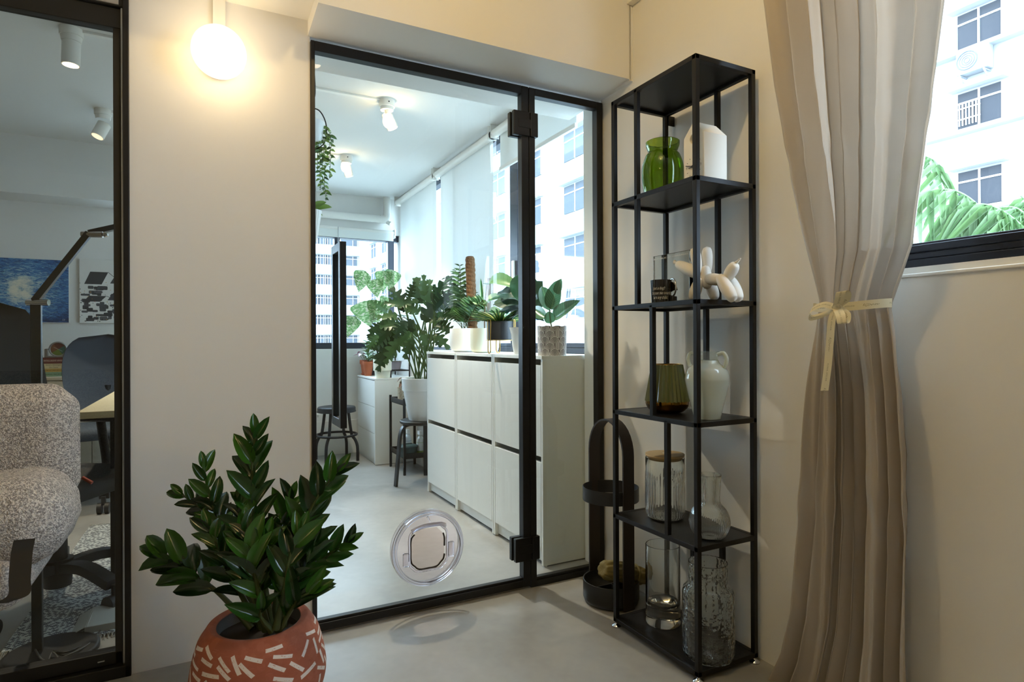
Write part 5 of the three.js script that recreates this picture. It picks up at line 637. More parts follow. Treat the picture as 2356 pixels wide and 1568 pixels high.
// ---------------------------------------------------------------- balcony ceiling lamps
{
  const bulb = phy({ color: '#fff6e2', roughness: 0.0, transmission: 0.85, thickness: 0 }), say = ['white ceiling spot with glowing bulb near the door beam', 'white ceiling spot with glowing bulb further towards the far window'];
  [[890, 236, [893, 278], [889, 262], [904, 296]], [797, 362, [794, 383], [795, 374], [804, 406]]].forEach(([px, py, bp, c0, c1], i) => {
    const top = P(px, py, { y: 2.318 }), c = V(top.x, 2.33, top.z), t = thing('ceiling_spot', say[i], 'lamp', c, 'balcony ceiling spots'), Z = c.z;
    part(t, 'canopy', [rod(V(c.x, 2.292, Z), V(c.x, 2.33, Z), 0.043, 0.043, 32), rod(V(c.x, 2.275, Z), V(c.x, 2.292, Z), 0.034, 0.036, 28)], M.whitePaint); part(t, 'screw', new THREE.SphereGeometry(0.004, 8, 6).translate(c.x, 2.31, Z + 0.043), M.blackPlastic);
    const b = P(...bp, { z: Z + 0.005 }); const gl = part(t, 'bulb', new THREE.SphereGeometry(0.03, 24, 18).scale(1, 1.35, 1).translate(b.x, b.y, b.z), bulb, 'clear filament bulb'); part(gl, 'filament', rod(V(b.x, b.y - 0.026, b.z), V(b.x, b.y + 0.022, b.z), 0.008, 0.008, 10), std('#fff0cc', 0.5, { emissive: hex('#ffd9a0'), emissiveIntensity: 6 })); part(t, 'bulb_socket', rod(V(c.x, 2.276, Z), V(b.x, b.y + 0.036, b.z), 0.014, 0.014, 16), M.whitePaint);
    const A = P(...c0, { z: Z - 0.05 }), B = P(...c1, { z: Z - 0.045 }); const d = B.clone().sub(A).normalize(); part(t, 'spot_cylinder', [rod(A, B, 0.03, 0.031, 28)], M.whitePaint); part(t, 'spot_arm', rod(V(c.x, 2.28, Z - 0.02), A, 0.008), M.whitePaint); const e = part(t, 'spot_lens', new THREE.CircleGeometry(0.026, 24).applyQuaternion(new THREE.Quaternion().setFromUnitVectors(V(0, 0, 1), d)).translate(B.x + d.x * 0.001, B.y + d.y * 0.001, B.z + d.z * 0.001), std('#fff4e0', 0.4, { emissive: hex('#ffe6c0'), emissiveIntensity: i ? 0.3 : 2.5 })); e.name = 'spot_lens';
    const l = new THREE.PointLight(SOFTWARM, 0.07); l.position.copy(b).add(V(0, -0.005, 0)); l.shadow.radius = 0.7; l.castShadow = true; scene.add(l);
    const sl = new THREE.SpotLight(SOFTWARM, i ? 4 : 8, 0, 0.78, 0.4); sl.position.copy(B).addScaledVector(d, 0.006); sl.target.position.copy(B).add(V(d.x * 0.35, -1, d.z * 0.35 + (i ? 0.1 : 0.38))); sl.shadow.radius = 1.0; sl.castShadow = true; scene.add(sl, sl.target);
    const y = 2.325, x0 = 0.33; solo('ceiling_conduit', i ? 'flat white conduit across the ceiling to the further balcony spot' : 'flat white conduit across the ceiling to the balcony spot near the beam', 'conduit', RBB(x0, c.x - 0.04, y - 0.006, 2.33, Z - 0.014, Z + 0.014, 0.002), M.whitePaint, V(0.6, y, Z));
  });
}

// ---------------------------------------------------------------- office behind the glass wall
{ // paintings
  const blue = canvasTex(1024, 768, (g, w, h) => {
    g.fillStyle = '#3c6fa8'; g.fillRect(0, 0, w, h); const cx = w * 0.52, cy = h * 0.5;
    for (let i = 0; i < 2600; i++) { const x = rnd() * w, y = rnd() * h, d = Math.hypot((x - cx) / 300, (y - cy) / 240), k = clamp(d / 2.1 + rr(-0.28, 0.28)); g.globalAlpha = 0.35; const c = k < 0.32 ? '#f4eed6' : k < 0.56 ? '#a9d8de' : k < 0.76 ? '#5c9ccf' : y > h * 0.75 || rnd() < 0.3 ? '#152c56' : '#23518f'; g.strokeStyle = c; g.lineWidth = 3 + 9 * rnd(); g.beginPath(); g.moveTo(x, y); g.quadraticCurveTo(x + rr(-20, 30), y + rr(-14, 14), x + rr(10, 80), y + rr(-22, 22)); g.stroke(); }
    g.globalAlpha = 0.9; g.fillStyle = '#f3ecd2'; for (let i = 0; i < 70; i++) { g.globalAlpha = 0.25; g.beginPath(); g.ellipse(cx + rr(-130, 90), cy + rr(-160, 150), rr(20, 70), rr(18, 55), 0, 0, 7); g.fill(); }
    for (let i = 0; i < 700; i++) { const side = rnd() < 0.5 ? rr(0, 0.42) : rr(0.78, 1), x = side * w, y = rnd() * h; if (Math.hypot((x - cx) / 260, (y - cy) / 190) < 1) continue; g.globalAlpha = 0.6; g.strokeStyle = '#0f1e3c'; g.lineWidth = 1 + 2.5 * rnd(); g.beginPath(); g.moveTo(x, y); g.lineTo(x + rr(-45, 45), y + rr(-16, 16)); g.stroke(); }
    g.globalAlpha = 0.9; g.fillStyle = '#12254c'; for (let i = 0; i < 200; i++) { g.globalAlpha = 0.25; g.fillRect(rnd() * w, h - 110 * rnd() * rnd() - 20, rr(20, 120), rr(6, 24)); } g.globalAlpha = 1; g.fillStyle = '#e8eef2'; g.font = '26px serif'; g.fillText('CT', w - 70, h - 22);
  });
  const town = canvasTex(640, 768, (g, w, h) => {
    g.fillStyle = '#e9e8e4'; g.fillRect(0, 0, w, h); g.strokeStyle = '#33353a'; g.lineWidth = 5;
    const roof = (x, y, a, b, k) => { g.fillStyle = k; g.beginPath(); g.moveTo(x, y + b); g.lineTo(x + a * 0.25, y); g.lineTo(x + a, y); g.lineTo(x + a * 0.72, y + b); g.closePath(); g.fill(); g.beginPath(); g.moveTo(x + a, y); g.lineTo(x + a * 1.3, y + b * 0.45); g.stroke(); };
    roof(50, 150, 260, 150, '#3a3c41'); roof(330, 185, 230, 100, '#46484d'); roof(300, 395, 280, 95, '#404248'); roof(40, 440, 250, 70, '#3a3c41');
    for (let i = 0; i < 60; i++) { const y = lerp(300, 740, rnd()), x = rnd() * w; g.fillStyle = ['#4a4c51', '#5b5d62', '#3a3c41'][i % 3]; g.beginPath(); g.roundRect(x, y, rr(40, 100), rr(22, 50), 10); g.fill(); }
    for (let i = 0; i < 90; i++) { g.fillStyle = ['#1d1e20', '#b88a2c', '#3d7a6a', '#8a3a4a'][rnd() < 0.7 ? 0 : (1 + (rnd() * 3 | 0))]; g.beginPath(); g.arc(rnd() * w, lerp(270, 750, rnd()), rr(3, 7), 0, 7); g.fill(); }
  });
  const canvas = (name, label, px0, px1, py0, py1, tex) => { const z = ZF + 0.03, a = P(px0, py0, { z }), b = P(px1, py1, { z }), t = thing(name, label, 'painting', V((a.x + b.x) / 2, b.y, ZF)); part(t, 'stretcher', RBB(a.x, b.x, b.y, a.y, ZF, z - 0.001, 0.003), std('#e4e2db', 0.8)); part(t, 'picture', new THREE.PlaneGeometry(b.x - a.x - 0.004, a.y - b.y - 0.004).translate((a.x + b.x) / 2, (a.y + b.y) / 2, z + 0.0005), std('#ffffff', 0.75, { map: tex })); };
  canvas('painting', 'blue brush stroke forest painting on canvas', -70, 159, 588, 742, blue); canvas('painting', 'grey and white painting of crowded rooftops', 182, 318, 594, 744, town);
}
{ // credenza, books, desk instrument
  const y = 0.768, z0 = -5.48, z1 = -5.1, t = thing('credenza', 'pale office sideboard against the painted wall', 'sideboard', V(-1.3, 0, -5.29)), m = std('#c9c6b8', 0.55);
  part(t, 'body', RBB(-2.6, -0.2, 0.04, y - 0.022, z0, z1, 0.002), m); part(t, 'top', RBB(-2.62, -0.18, y - 0.02, y, z0, z1 + 0.01, 0.002), m); for (let i = 0; i < 5; i++) part(t, 'door', RBB(-2.59 + i * 0.478, -2.59 + (i + 1) * 0.478 - 0.004, 0.06, y - 0.03, z1, z1 + 0.016, 0.001), m);
  const spine = (bg, fg, lines, sub) => canvasTex(768, 96, (g, w, h) => { g.fillStyle = bg; g.fillRect(0, 0, w, h); g.fillStyle = fg; g.textBaseline = 'middle'; g.textAlign = 'center'; g.font = lines.length > 1 ? '38px serif' : 'bold 34px serif'; lines.forEach((l, i) => g.fillText(l, w * 0.45, h * (i + 1) / (lines.length + 1) + (lines.length > 1 ? (i ? 8 : -8) : 0))); if (sub) { g.fillRect(w * 0.86, 0, w * 0.14, h); } });
  const zb = -5.22, books = [['#8fb59a', 'green spined book at the bottom of the stack', 26, spine('#8fb096', '#3c5a46', ['MASTERING THE MARKET CYCLE'], false), 182], ['#c9a860', 'thin yellow spined book with black tip', 19, spine('#c9a75c', '#3a3220', ['THE MOST IMPORTANT THING'], false), 181], ['#d8cba6', 'cream spined book above the yellow one', 28, spine('#d6c9a2', '#4a4436', ['Henry Kissinger', 'On China'], false), 175], ['#6d2f2c', 'dark red spined book on top of the stack', 34, spine('#6a2b2a', '#e2d8c6', ['THE INTELLIGENT INVESTOR'], false), 174]];
  let yy = y; for (const [c, label, hpx, tex, pr] of books) { const xr = P(pr, 840, { z: zb }).x, w = 0.235, h = hpx * 0.4 * 4.2 / FOCAL, p = V(xr - w / 2, yy, zb - 0.08), b = thing('book', label, 'book', p, 'books stacked on the sideboard'); part(b, 'cover', [RBB(xr - w, xr, yy, yy + 0.003, zb - 0.155, zb, 0.001), RBB(xr - w, xr, yy + h - 0.003, yy + h, zb - 0.155, zb, 0.001)], std(c, 0.6)); part(b, 'pages', BB(xr - w + 0.004, xr - 0.004, yy + 0.003, yy + h - 0.003, zb - 0.15, zb - 0.005), std('#d9cfb6', 0.9)); part(b, 'spine', new THREE.PlaneGeometry(w, h).translate(xr - w / 2, yy + h / 2, zb + 0.001), std('#ffffff', 0.6, { map: tex })); yy += h + 0.0005; }
  const cx = P(134, 800, { z: zb - 0.06 }).x, cz = zb - 0.06, s = 4.25 / FOCAL, q = thing('desk_instrument', 'silver desk dial on a bracket above the books', 'desk dial', V(cx, yy, cz));
  const dial = canvasTex(128, 128, (g, w) => { const cs = ['#3f6b5e', '#7a8a3a', '#8a5a3c', '#6b3a30']; cs.forEach((c, i) => { g.fillStyle = c; g.beginPath(); g.moveTo(64, 64); g.arc(64, 64, 64, i * 1.57 - 0.6, (i + 1) * 1.57 - 0.6); g.fill(); }); g.strokeStyle = '#d8d8d0'; g.lineWidth = 3; g.beginPath(); g.moveTo(30, 44); g.lineTo(98, 84); g.stroke(); });
  part(q, 'bracket', [RBB(cx - 25 * s, cx + 25 * s, yy, yy + 0.012, cz - 0.02, cz + 0.02, 0.002), RBB(cx - 25 * s, cx - 19 * s, yy, yy + 20 * s, cz - 0.015, cz + 0.015, 0.002), RBB(cx + 19 * s, cx + 25 * s, yy, yy + 20 * s, cz - 0.015, cz + 0.015, 0.002)], M.steel); part(q, 'ring', new THREE.TorusGeometry(16 * s, 0.006, 12, 40).translate(cx, yy + 19 * s, cz + 0.006), M.steel); part(q, 'dial', new THREE.CircleGeometry(15.5 * s, 32).translate(cx, yy + 19 * s, cz + 0.004), std('#ffffff', 0.3, { map: dial })); part(q, 'pivot', [rod(V(cx - 24 * s, yy + 19 * s, cz), V(cx - 16 * s, yy + 19 * s, cz), 0.005), rod(V(cx + 16 * s, yy + 19 * s, cz), V(cx + 24 * s, yy + 19 * s, cz), 0.005)], M.steel);
}
{ // desk
  const y = 0.742, t = thing('office_desk', 'pale wood desk top on dark frame behind the glass wall', 'desk', V(-0.05, 0, -3.4)), m = std('#d9cfae', 0.5, { map: dataTex(256, 64, (u, v) => { const k = 0.85 + 0.12 * fbm(u, v * 1, 3, 3, 5) - 0.05 * Math.abs(Math.sin(v * 40 + 4 * fbm(u, v, 4, 2, 9))); return [k, k * 0.98, k * 0.93]; }, true, 1, 4) });
  part(t, 'top', RBB(-0.415, 0.35, y - 0.027, y, -4.1, -2.745, 0.003), m); for (const [x, z] of [[-0.3, -2.95], [0.28, -2.95], [-0.3, -3.95], [0.28, -3.95]]) part(t, 'leg', RBB(x - 0.03, x + 0.03, 0, y - 0.027, z - 0.03, z + 0.03, 0.003), M.blackMetal); part(t, 'apron', [RBB(-0.3, 0.28, y - 0.07, y - 0.027, -2.97, -2.93, 0.002), RBB(-0.32, -0.28, y - 0.07, y - 0.027, -3.95, -2.95, 0.002)], M.blackMetal);
}
// curved shell backrest: width along a, height along y
function shell(c, a, n, w, y0, y1, bulge, lean, round, th) {
  const pos = [], idx = [], NU = 18, NV = 22; for (let sd = 0; sd < 2; sd++) for (let j = 0; j <= NV; j++) for (let i = 0; i <= NU; i++) { const v = j / NV, u = 2 * i / NU - 1, k = 1 - Math.pow(Math.abs(2 * v - 1), round), hw = w / 2 * Math.pow(Math.max(k, 0), 0.3) * (0.86 + 0.14 * Math.sin(v * 3)), p = c.clone().addScaledVector(a, u * hw).addScaledVector(n, bulge * u * u + lean * (v - 0.3) - 0.05 * Math.sin(v * Math.PI) + (sd ? th : 0)); pos.push(p.x, lerp(y0, y1, v), p.z); if (i && j) { const o = sd * (NU + 1) * (NV + 1) + (j - 1) * (NU + 1) + i - 1; idx.push(o, o + 1, o + NU + 1, o + 1, o + NU + 2, o + NU + 1); } }
  const g = new THREE.BufferGeometry(); g.setAttribute('position', new THREE.Float32BufferAttribute(pos, 3)); g.setIndex(idx); g.computeVertexNormals(); g.setAttribute('uv', new THREE.Float32BufferAttribute(new Float32Array(pos.length / 3 * 2), 2)); return g;
}
function taskChair(label, c, face, m, arms, starTurn, y1 = 1.12) {      // swivel chair, face = direction the sitter looks
  const t = thing('office_chair', label, 'office chair', V(c.x, 0, c.z)), f = face.clone().normalize(), a = V(-f.z, 0, f.x), bp = M.blackPlastic, L = (x, y, z) => V(c.x, y, c.z).addScaledVector(f, x).addScaledVector(a, z);
  part(t, 'seat', (() => { const g = new RoundedBoxGeometry(0.48, 0.07, 0.48, 6, 0.034); g.rotateY(Math.atan2(-f.z, f.x)); return g.translate(c.x, 0.455, c.z); })(), m);
  part(t, 'backrest', shell(L(-0.25, 0, 0), a, f, 0.5, 0.55, y1, 0.07, -0.12, 4, -0.025), m); part(t, 'back_support', tube([L(-0.1, 0.4, 0), L(-0.26, 0.42, 0), L(-0.3, 0.55, 0), L(-0.3, 0.72, 0)], 0.02, 20, 8), bp);
  if (arms) for (const s of [-1, 1]) part(t, 'armrest', [tube([L(-0.02, 0.42, s * 0.2), L(-0.02, 0.44, s * 0.29), L(-0.04, 0.6, s * 0.3), L(-0.04, 0.66, s * 0.29)], 0.018, 20, 8), (() => { const g = new RoundedBoxGeometry(0.26, 0.03, 0.09, 4, 0.014); g.rotateY(Math.atan2(-f.z, f.x)); const q = L(0.02, 0.675, s * 0.285); return g.translate(q.x, q.y, q.z); })()], bp);
  part(t, 'gas_column', [rod(V(c.x, 0.1, c.z), V(c.x, 0.3, c.z), 0.034, 0.03, 20), rod(V(c.x, 0.3, c.z), V(c.x, 0.42, c.z), 0.022, 0.05, 20)], bp); part(t, 'hub', rod(V(c.x, 0.055, c.z), V(c.x, 0.16, c.z), 0.045, 0.052, 24), bp);
  for (let i = 0; i < 5; i++) { const q = starTurn + i * Math.PI * 2 / 5, d = V(Math.cos(q), 0, Math.sin(q)), e = V(c.x, 0, c.z).addScaledVector(d, 0.31); const g = part(t, 'base_arm', strip2([V(c.x, 0.13, c.z).addScaledVector(d, 0.03), V(c.x, 0.14, c.z).addScaledVector(d, 0.15), V(c.x, 0.1, c.z).addScaledVector(d, 0.3)], V(-d.z, 0, d.x), 0.05, 0.035), bp); const k = V(-d.z, 0, d.x), w = (s) => rod(e.clone().add(V(0, 0.032, 0)).addScaledVector(k, s * 0.008), e.clone().add(V(0, 0.032, 0)).addScaledVector(k, s * 0.03), 0.032, 0.032, 24); part(g, 'caster', [w(-1), w(1), rod(e.clone().add(V(0, 0.05, 0)), e.clone().add(V(0, 0.1, 0)), 0.012)], bp); }
  return t;
}
{
  const hub = V(-0.5, 0, -2.905), ca = P(240, 1400, { y: 0 }), ang = Math.atan2(ca.z - hub.z, ca.x - hub.x);
  const t = taskChair('black high backed office chair on five castors standing on the rug', hub, V(0.87, 0, 0.49), std('#191b1f', 0.75), true, ang, 1.17);
  const lever = P(205, 1105, { d: 2.15 }); part(t, 'lever', rod(P(190, 1098, { d: 2.15 }), P(212, 1110, { d: 2.15 }), 0.006), std('#9c3a28', 0.5), 'red lever'); lever.set(0, 0, 0);
  const bc = P(250, 860, { z: -4.6 }); taskChair('slate blue mesh office chair at the far side of the desk', V(bc.x + 0.04, 0, -4.55), V(0.25, 0, 1), std('#3d4652', 0.85), true, 0.4, 1.06);
}
{ // floor lamp, cable, rug, papers, ceiling spots
  const b = P(120, 1502, { y: 0 }), pz = -2.42, post = P(86, 1400, { z: pz }), m = std('#3a3e42', 0.4, { metalness: 0.4 }), t = thing('task_lamp', 'dark jointed bar floor lamp with black disc base', 'floor lamp', V(post.x, 0, pz)), pt = P(80, 692, { z: pz }), e1 = P(205, 536, { z: pz }), e2 = P(300, 515, { z: pz - 0.05 });
  const bar = (a, c, w) => { const d = c.clone().sub(a); return strip2([a, a.clone().lerp(c, 0.5), c], V(-d.z * 0 + 0, 0, 1), w, w * 0.62); };
  part(t, 'base', lathe([[0.001, 0], [0.13, 0], [0.13, 0.012], [0.12, 0.016], [0.001, 0.018]], 48, b.x, 0, b.z + 0.01), M.blackPlastic); part(t, 'post', RBB(post.x - 0.014, post.x + 0.014, 0.01, pt.y, pz - 0.012, pz + 0.012, 0.003), m); part(t, 'arm', bar(pt, e1, 0.03), m); part(t, 'lamp_head', bar(e1, e2, 0.028), m);
  for (const j of [pt, e1]) part(t, 'joint', rod(j.clone().add(V(-0.02, -0.005, 0.0)), j.clone().add(V(0.04, -0.005, 0.02)), 0.01, 0.01, 16), M.chrome); part(t, 'joint_tip', new THREE.SphereGeometry(0.009, 12, 10).translate(e1.x + 0.047, e1.y - 0.004, pz + 0.02), M.chrome);
  const gf = (px, py, y = 0.006) => P(px, py, { y }); solo('power_cable', 'thin black cable looping over the floor by the lamp base', 'cable', tube([gf(60, 1508), gf(100, 1495), gf(150, 1500, 0.024), gf(205, 1480), gf(200, 1515), gf(215, 1530), gf(250, 1524), gf(300, 1518)], 0.0035, 90, 6), M.blackPlastic, gf(200, 1515)); solo('power_cable', 'coiled grey cable bundle lying on the lamp base', 'cable', [tube([gf(110, 1520, 0.022), gf(120, 1500, 0.03), gf(135, 1525, 0.024), gf(110, 1545, 0.024), gf(100, 1525, 0.026)], 0.003, 60, 6, true), tube([gf(75, 1485, 0.02), gf(112, 1520, 0.03), gf(170, 1500, 0.024), gf(220, 1468, 0.01), gf(235, 1440, 0.01)], 0.003, 60, 6)], std('#55585a', 0.6), gf(110, 1520));
  const weave = dataTex(256, 256, (u, v) => { const n = 32, i = Math.floor(u * n), j = Math.floor(v * n * 2), f = ((u * n + (j % 2) * 0.5) % 1), k = hash(Math.floor(u * n + (j % 2) * 0.5) % n, j, 3) < 0.55 && f > 0.18 && f < 0.82; const w = 0.06 * hash(i, j, 7), c = Math.abs(((v * n * 2) % 1) - 0.5) > 0.38 ? 0.9 : 1; return k ? [0.25 * c, 0.27 * c, 0.31 * c] : [(0.76 + w) * c, (0.78 + w) * c, (0.78 + w) * c]; }, true, 2.6, 2.6), wb = dataTex(256, 256, (u, v) => 0.5 + 0.5 * Math.sin(v * 128 * Math.PI) * Math.sin(u * 64 * Math.PI), false, 2.6, 2.6);
  const A = P(2, 1505, { y: 0 }), B = P(206, 1212, { y: 0 }), dv = B.clone().sub(A), wv = V(-dv.z, 0, dv.x).normalize().multiplyScalar(0.62), rg = new THREE.BufferGeometry(), pts = []; const NR = 24; for (let j = 0; j <= NR; j++) for (let i = 0; i <= NR; i++) { const p = A.clone().addScaledVector(dv, j / NR).addScaledVector(wv, i / NR); pts.push(p.x, 0.007 + 0.0015 * Math.sin(i * 2.1 + j), p.z); } const ri = [], ru = []; for (let j = 0; j <= NR; j++) for (let i = 0; i <= NR; i++) { ru.push(i / NR * 0.62, j / NR * dv.length()); if (i && j) { const o = (j - 1) * (NR + 1) + i - 1; ri.push(o, o + NR + 1, o + 1, o + 1, o + NR + 1, o + NR + 2); } } rg.setAttribute('position', new THREE.Float32BufferAttribute(pts, 3)); rg.setAttribute('uv', new THREE.Float32BufferAttribute(ru, 2)); rg.setIndex(ri); rg.computeVertexNormals();
  const rt = thing('woven_rug', 'flat woven black and white rug under the office chair', 'rug', A.clone().addScaledVector(dv, 0.5).addScaledVector(wv, 0.5).setY(0)); part(rt, 'pile', rg, std('#ffffff', 0.95, { map: weave, bumpMap: wb, bumpScale: 0.003 })); const un = wv.clone().normalize(), dn = dv.clone().normalize(); for (const [o, sg] of [[A, -1], [B, 1]]) { const fr = []; for (let i = 0; i < 110; i++) { const p = o.clone().addScaledVector(un, 0.62 * i / 110); fr.push(rod(p.clone().setY(0.007), p.clone().addScaledVector(dn, sg * rr(0.025, 0.045)).addScaledVector(un, rr(-0.01, 0.01)).setY(0.002), 0.0018, 0.001, 4)); } const m2 = part(rt, 'fringe', fr, std('#8f8f8a', 0.9)); m2.userData.kind = 'stuff'; }
  const pb = [P(175, 1472, { y: 0 }), P(208, 1434, { y: 0 })]; { const w = 0.34, x0 = pb[0].x + 0.02, z1 = pb[0].z; solo('flat_carton', 'flat pale carton lying open on the floor near the lamp base', 'carton', [RBB(x0, x0 + w, 0, 0.03, z1 - 0.2, z1 - 0.02, 0.002), (() => { const g = new THREE.BoxGeometry(0.05, 0.002, 0.17); g.rotateZ(0.45); return uvMetres(g.translate(x0 - 0.015, 0.02, z1 - 0.11)); })()], std('#b9bcb8', 0.7), V(x0 + w / 2, 0, z1 - 0.1)); }
  const off = (label, p0, A0, B0, tilt) => { const c = V(p0.x, 2.43, p0.z), s = thing('ceiling_spot', label, 'lamp', c); part(s, 'canopy', [rod(V(c.x, 2.395, c.z), V(c.x, 2.43, c.z), 0.046, 0.046, 30), rod(V(c.x, 2.37, c.z), V(c.x, 2.395, c.z), 0.038, 0.042, 28)], M.whitePaint); part(s, 'spot_cylinder', rod(A0, B0, 0.036, 0.036, 30), M.whitePaint); const d = B0.clone().sub(A0).normalize(); part(s, 'spot_lens', new THREE.CircleGeometry(0.031, 24).applyQuaternion(new THREE.Quaternion().setFromUnitVectors(V(0, 0, 1), d)).translate(B0.x + d.x * 0.001, B0.y + d.y * 0.001, B0.z + d.z * 0.001), std('#fff4e0', 0.4, { emissive: hex('#ffe0b8'), emissiveIntensity: tilt ? 1.5 : 5 })); const l = new THREE.SpotLight(SOFTWARM, 6, 0, 0.85, 0.6); l.position.copy(B0).addScaledVector(d, 0.012); l.target.position.copy(B0).add(d); l.shadow.radius = 1.4; l.castShadow = true; scene.add(l, l.target); return c; };
  const c1 = P(164, 82, { y: 2.4 }), c2 = P(237, 264, { y: 2.4 }); const k1 = off('white cylinder ceiling spot pointing straight down in the office', c1, V(c1.x, 2.37, c1.z), V(c1.x - 0.003, 2.265, c1.z), false); const k2 = off('white cylinder ceiling spot tilted sideways in the office', c2, P(240, 286, { z: c2.z }), P(224, 314, { z: c2.z + 0.02 }), true);
  solo('ceiling_conduit', 'slim white conduit across the office ceiling to the straight spot', 'conduit', RBB(k1.x + 0.04, 0.28, 2.418, 2.43, k1.z - 0.014, k1.z + 0.014, 0.002), M.whitePaint, V(0, 2.42, k1.z)); solo('ceiling_conduit', 'slim white conduit across the office ceiling to the tilted spot', 'conduit', RBB(k2.x + 0.04, 0.28, 2.418, 2.43, k2.z - 0.014, k2.z + 0.014, 0.002), M.whitePaint, V(0, 2.42, k2.z));
}

// ---------------------------------------------------------------- outside: apartment blocks, ground, palm
{
  const gr = struct('ground'); part(gr, 'yard', BB(-60, 160, -14.2, -14, -200, 80), std('#a9aaa4', 0.9));
  const wall = std('#989a9b', 0.85), wfr = std('#d6d9dc', 0.6), glassD = phy({ color: '#35373b', roughness: 0.7, specularIntensity: 0.15 }), glassL = phy({ color: '#4b4f56', roughness: 0.7, specularIntensity: 0.2 });
  const oneBox = new THREE.BoxGeometry(1, 1, 1);
  const win = (t, cx, cy, cz, w, h, axis, cols, g = glassD, deep = 0.12) => {      // a window with frame bars; axis = direction along the wall
    const sc = (a, b, c) => (axis === 'z' ? V(c, b, a) : V(a, b, c)), at = (u, v, d) => (axis === 'z' ? V(cx - d, cy + v, cz + u) : V(cx + u, cy + v, cz + d));
    const m = new THREE.Group(); m.name = 'window'; t.add(m); origin.set(m, origin.get(t)); place(m, 'window_pane', oneBox, g, mtx(at(0, 0, 0.02), undefined, sc(w, h, 0.06))); for (let i = 0; i <= cols; i++) place(m, 'window_bar', oneBox, wfr, mtx(at(-w / 2 + w * i / cols, 0, 0.04), undefined, sc(0.05, h, 0.08))); place(m, 'window_bar', oneBox, wfr, mtx(at(0, h * 0.22, 0.04), undefined, sc(w, 0.05, 0.08))); place(m, 'sunshade', oneBox, wall, mtx(at(0, h / 2 + 0.12, deep), undefined, sc(w + 0.3, 0.1, 0.5))); return m;
  };
  // block seen through the front room window
  const XA = 21, A = thing('apartment_block', 'white apartment block with air conditioner and grilled windows', 'building', V(XA + 2, -14, -9.5)), zc = P(2255, 245, { x: XA }).z, yw = P(2255, 245, { x: XA }).y, ww = P(2308, 245, { x: XA }).z - P(2203, 245, { x: XA }).z, wh = P(2255, 205, { x: XA }).y - P(2255, 288, { x: XA }).y, st = P(2255, 245, { x: XA }).y - P(2255, 430, { x: XA }).y;
  part(A, 'wall', BB(XA, XA + 6, -14, 20, zc - ww * 0.9, zc + 14), wall); part(A, 'wall', BB(XA + 1.2, XA + 6, -14, 20, zc - 9, zc - ww * 0.9), wall);
  for (let i = -2; i <= 3; i++) { const y = yw + i * st; win(A, XA, y, zc, ww, wh, 'z', 2); win(A, XA, y, zc + ww * 1.9, ww, wh, 'z', 2); place(A, 'ledge', oneBox, wall, mtx(V(XA - 0.15, y - wh * 0.62, zc + 4), undefined, V(0.35, 0.12, 14))); }
  for (let k = 0; k < 7; k++) place(A, 'grille_bar', oneBox, wfr, mtx(V(XA - 0.12, yw - wh * 0.12, zc - ww * 0.42 + k * ww * 0.075), undefined, V(0.03, wh * 0.62, 0.03))); for (const dy of [-0.25, 0.05]) place(A, 'grille_bar', oneBox, wfr, mtx(V(XA - 0.12, yw + dy * wh, zc - ww * 0.2), undefined, V(0.03, 0.03, ww * 0.5)));
  const ac = thing('air_conditioner', 'white outdoor air conditioner unit below a block window', 'air conditioner', V(XA - 0.3, yw, zc)), ay0 = P(2235, 165, { x: XA - 0.35 }).y, ay1 = P(2235, 108, { x: XA - 0.35 }).y, az0 = P(2201, 140, { x: XA - 0.35 }).z, az1 = P(2274, 140, { x: XA - 0.35 }).z; part(ac, 'case', RBB(XA - 0.4, XA - 0.05, ay0, ay1, az0, az1, 0.03), std('#8f9397', 0.6)); part(ac, 'fan_grille', [new THREE.TorusGeometry((ay1 - ay0) * 0.36, 0.02, 8, 36).rotateY(Math.PI / 2).translate(XA - 0.41, (ay0 + ay1) / 2, lerp(az0, az1, 0.36)), ...[0.1, 0.18, 0.27].map((r) => new THREE.TorusGeometry((ay1 - ay0) * r, 0.012, 6, 30).rotateY(Math.PI / 2).translate(XA - 0.41, (ay0 + ay1) / 2, lerp(az0, az1, 0.36)))], std('#4d5560', 0.6)); part(ac, 'bracket', [rod(V(XA - 0.4, ay0 - 0.03, az0 + 0.1), V(XA, ay0 - 0.35, az0 + 0.1), 0.025), rod(V(XA - 0.4, ay0 - 0.03, az1 - 0.1), V(XA, ay0 - 0.35, az1 - 0.1), 0.025), rod(V(XA - 0.4, ay0 - 0.03, az0 + 0.1), V(XA, ay0 - 0.03, az0 + 0.1), 0.025), rod(V(XA - 0.4, ay0 - 0.03, az1 - 0.1), V(XA, ay0 - 0.03, az1 - 0.1), 0.025)], std('#8a8f94', 0.6));
  // long side block seen through the balcony windows
  const XB = 17.5, Bk = thing('apartment_block', 'long white apartment block beside the balcony windows', 'building', V(XB + 3, -14, -40)); part(Bk, 'wall', BB(XB, XB + 6, -14, 24, -75, -20.5), wall);
  const y0 = P(1320, 455, { x: XB }).y, sB = P(1320, 455, { x: XB }).y - P(1320, 577, { x: XB }).y, zB = P(1325, 455, { x: XB }).z;
  for (let r = -2; r <= 3; r++) for (let k = -1; k <= 9; k++) win(Bk, XB, y0 + r * sB, zB - k * 4.6, 2.2, 1.45, 'z', 2, glassL);
  // tall slab far behind the end window
  const ZC = -88, C = thing('apartment_tower', 'tall pale apartment tower far behind the end window', 'building', V(8, -14, ZC)); part(C, 'wall', BB(-6, 22, -14, 40, ZC - 8, ZC), wall);
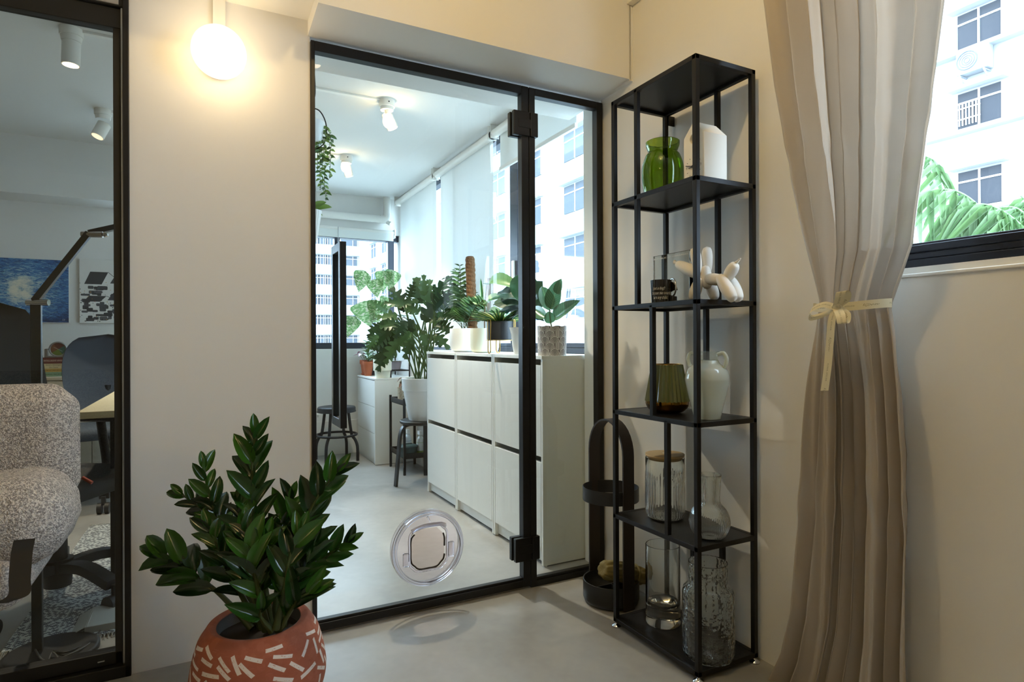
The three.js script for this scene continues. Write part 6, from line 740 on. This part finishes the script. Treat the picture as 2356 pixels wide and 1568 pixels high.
  const yC = P(800, 600, { z: ZC }).y, dC = 2.85; for (let r = -3; r <= 7; r++) for (const [px, w] of [[728, 1.0], [742, 1.4], [752, 0.9], [762, 1.6], [803, 2.4], [822, 1.3], [835, 1.3], [848, 1.4]]) { const x = P(px, 600, { z: ZC }).x; win(C, x, yC + (r - 4) * dC, ZC, w, 1.3, 'x', 1, glassL, 0.15); }
  // palm fronds close to the front room window
  const pal = thing('palm_tree', 'bright green palm fronds outside the front room window', 'palm', V(4.6, -14, -2)), pm = ['#6b8a56', '#86a474', '#5c7d4e', '#94b085'].map((h) => leafMat(h, 0.45, 0.4)), X = 4.2, lg = leafGeo(PROF.blade, { n: 8, fold: 0.3, curl: 0.12 });
  part(pal, 'trunk', rod(V(4.9, -14, -1.4), V(4.9, 1.4, -1.4), 0.14, 0.1, 14), std('#8a8070', 0.9));
  const fronds = [[[2330, 640, 0.3], [2290, 520, 0.1], [2200, 440, 0], [2120, 445, -0.1], [2060, 490, -0.1]], [[2400, 620, 0.2], [2350, 520, 0.1], [2260, 470, 0], [2180, 500, 0]], [[2380, 640, 0.5], [2380, 540, 0.5], [2340, 480, 0.5], [2280, 480, 0.5]], [[2250, 640, 0.9], [2200, 480, 0.8], [2150, 370, 0.7], [2110, 355, 0.7]], [[2420, 600, 0.6], [2390, 500, 0.6], [2350, 450, 0.6]]];
  fronds.forEach((f, fi) => { const pts = f.map(([px, py, dx]) => P(px, py, { x: X + dx })), cv = new THREE.CatmullRomCurve3(pts); part(pal, 'frond_rib', tube(pts, 0.008, 30, 6), pm[0]); const n = 17; for (let k = 2; k < n; k++) { const u = k / n, b = cv.getPointAt(u), tg = cv.getTangentAt(u); for (const s of [-1, 1]) { const d = tg.clone().multiplyScalar(0.4).add(V(0.2 * s, -0.8 - 0.3 * rnd(), 0.32 * s + 0.1 * rr(-1, 1))); putLeaf(pal, 'leaflet', lg, pm[(k + fi + (s > 0 ? 1 : 0)) % 4], b, d, V(-1, 0.4, 0.3), rr(0.4, 0.55) * (1 - 0.35 * u), 0.05); } } });
}

scene.traverse((o) => { if (o.isMesh) { o.castShadow = true; o.receiveShadow = true; } });
renderer.render(scene, camera);
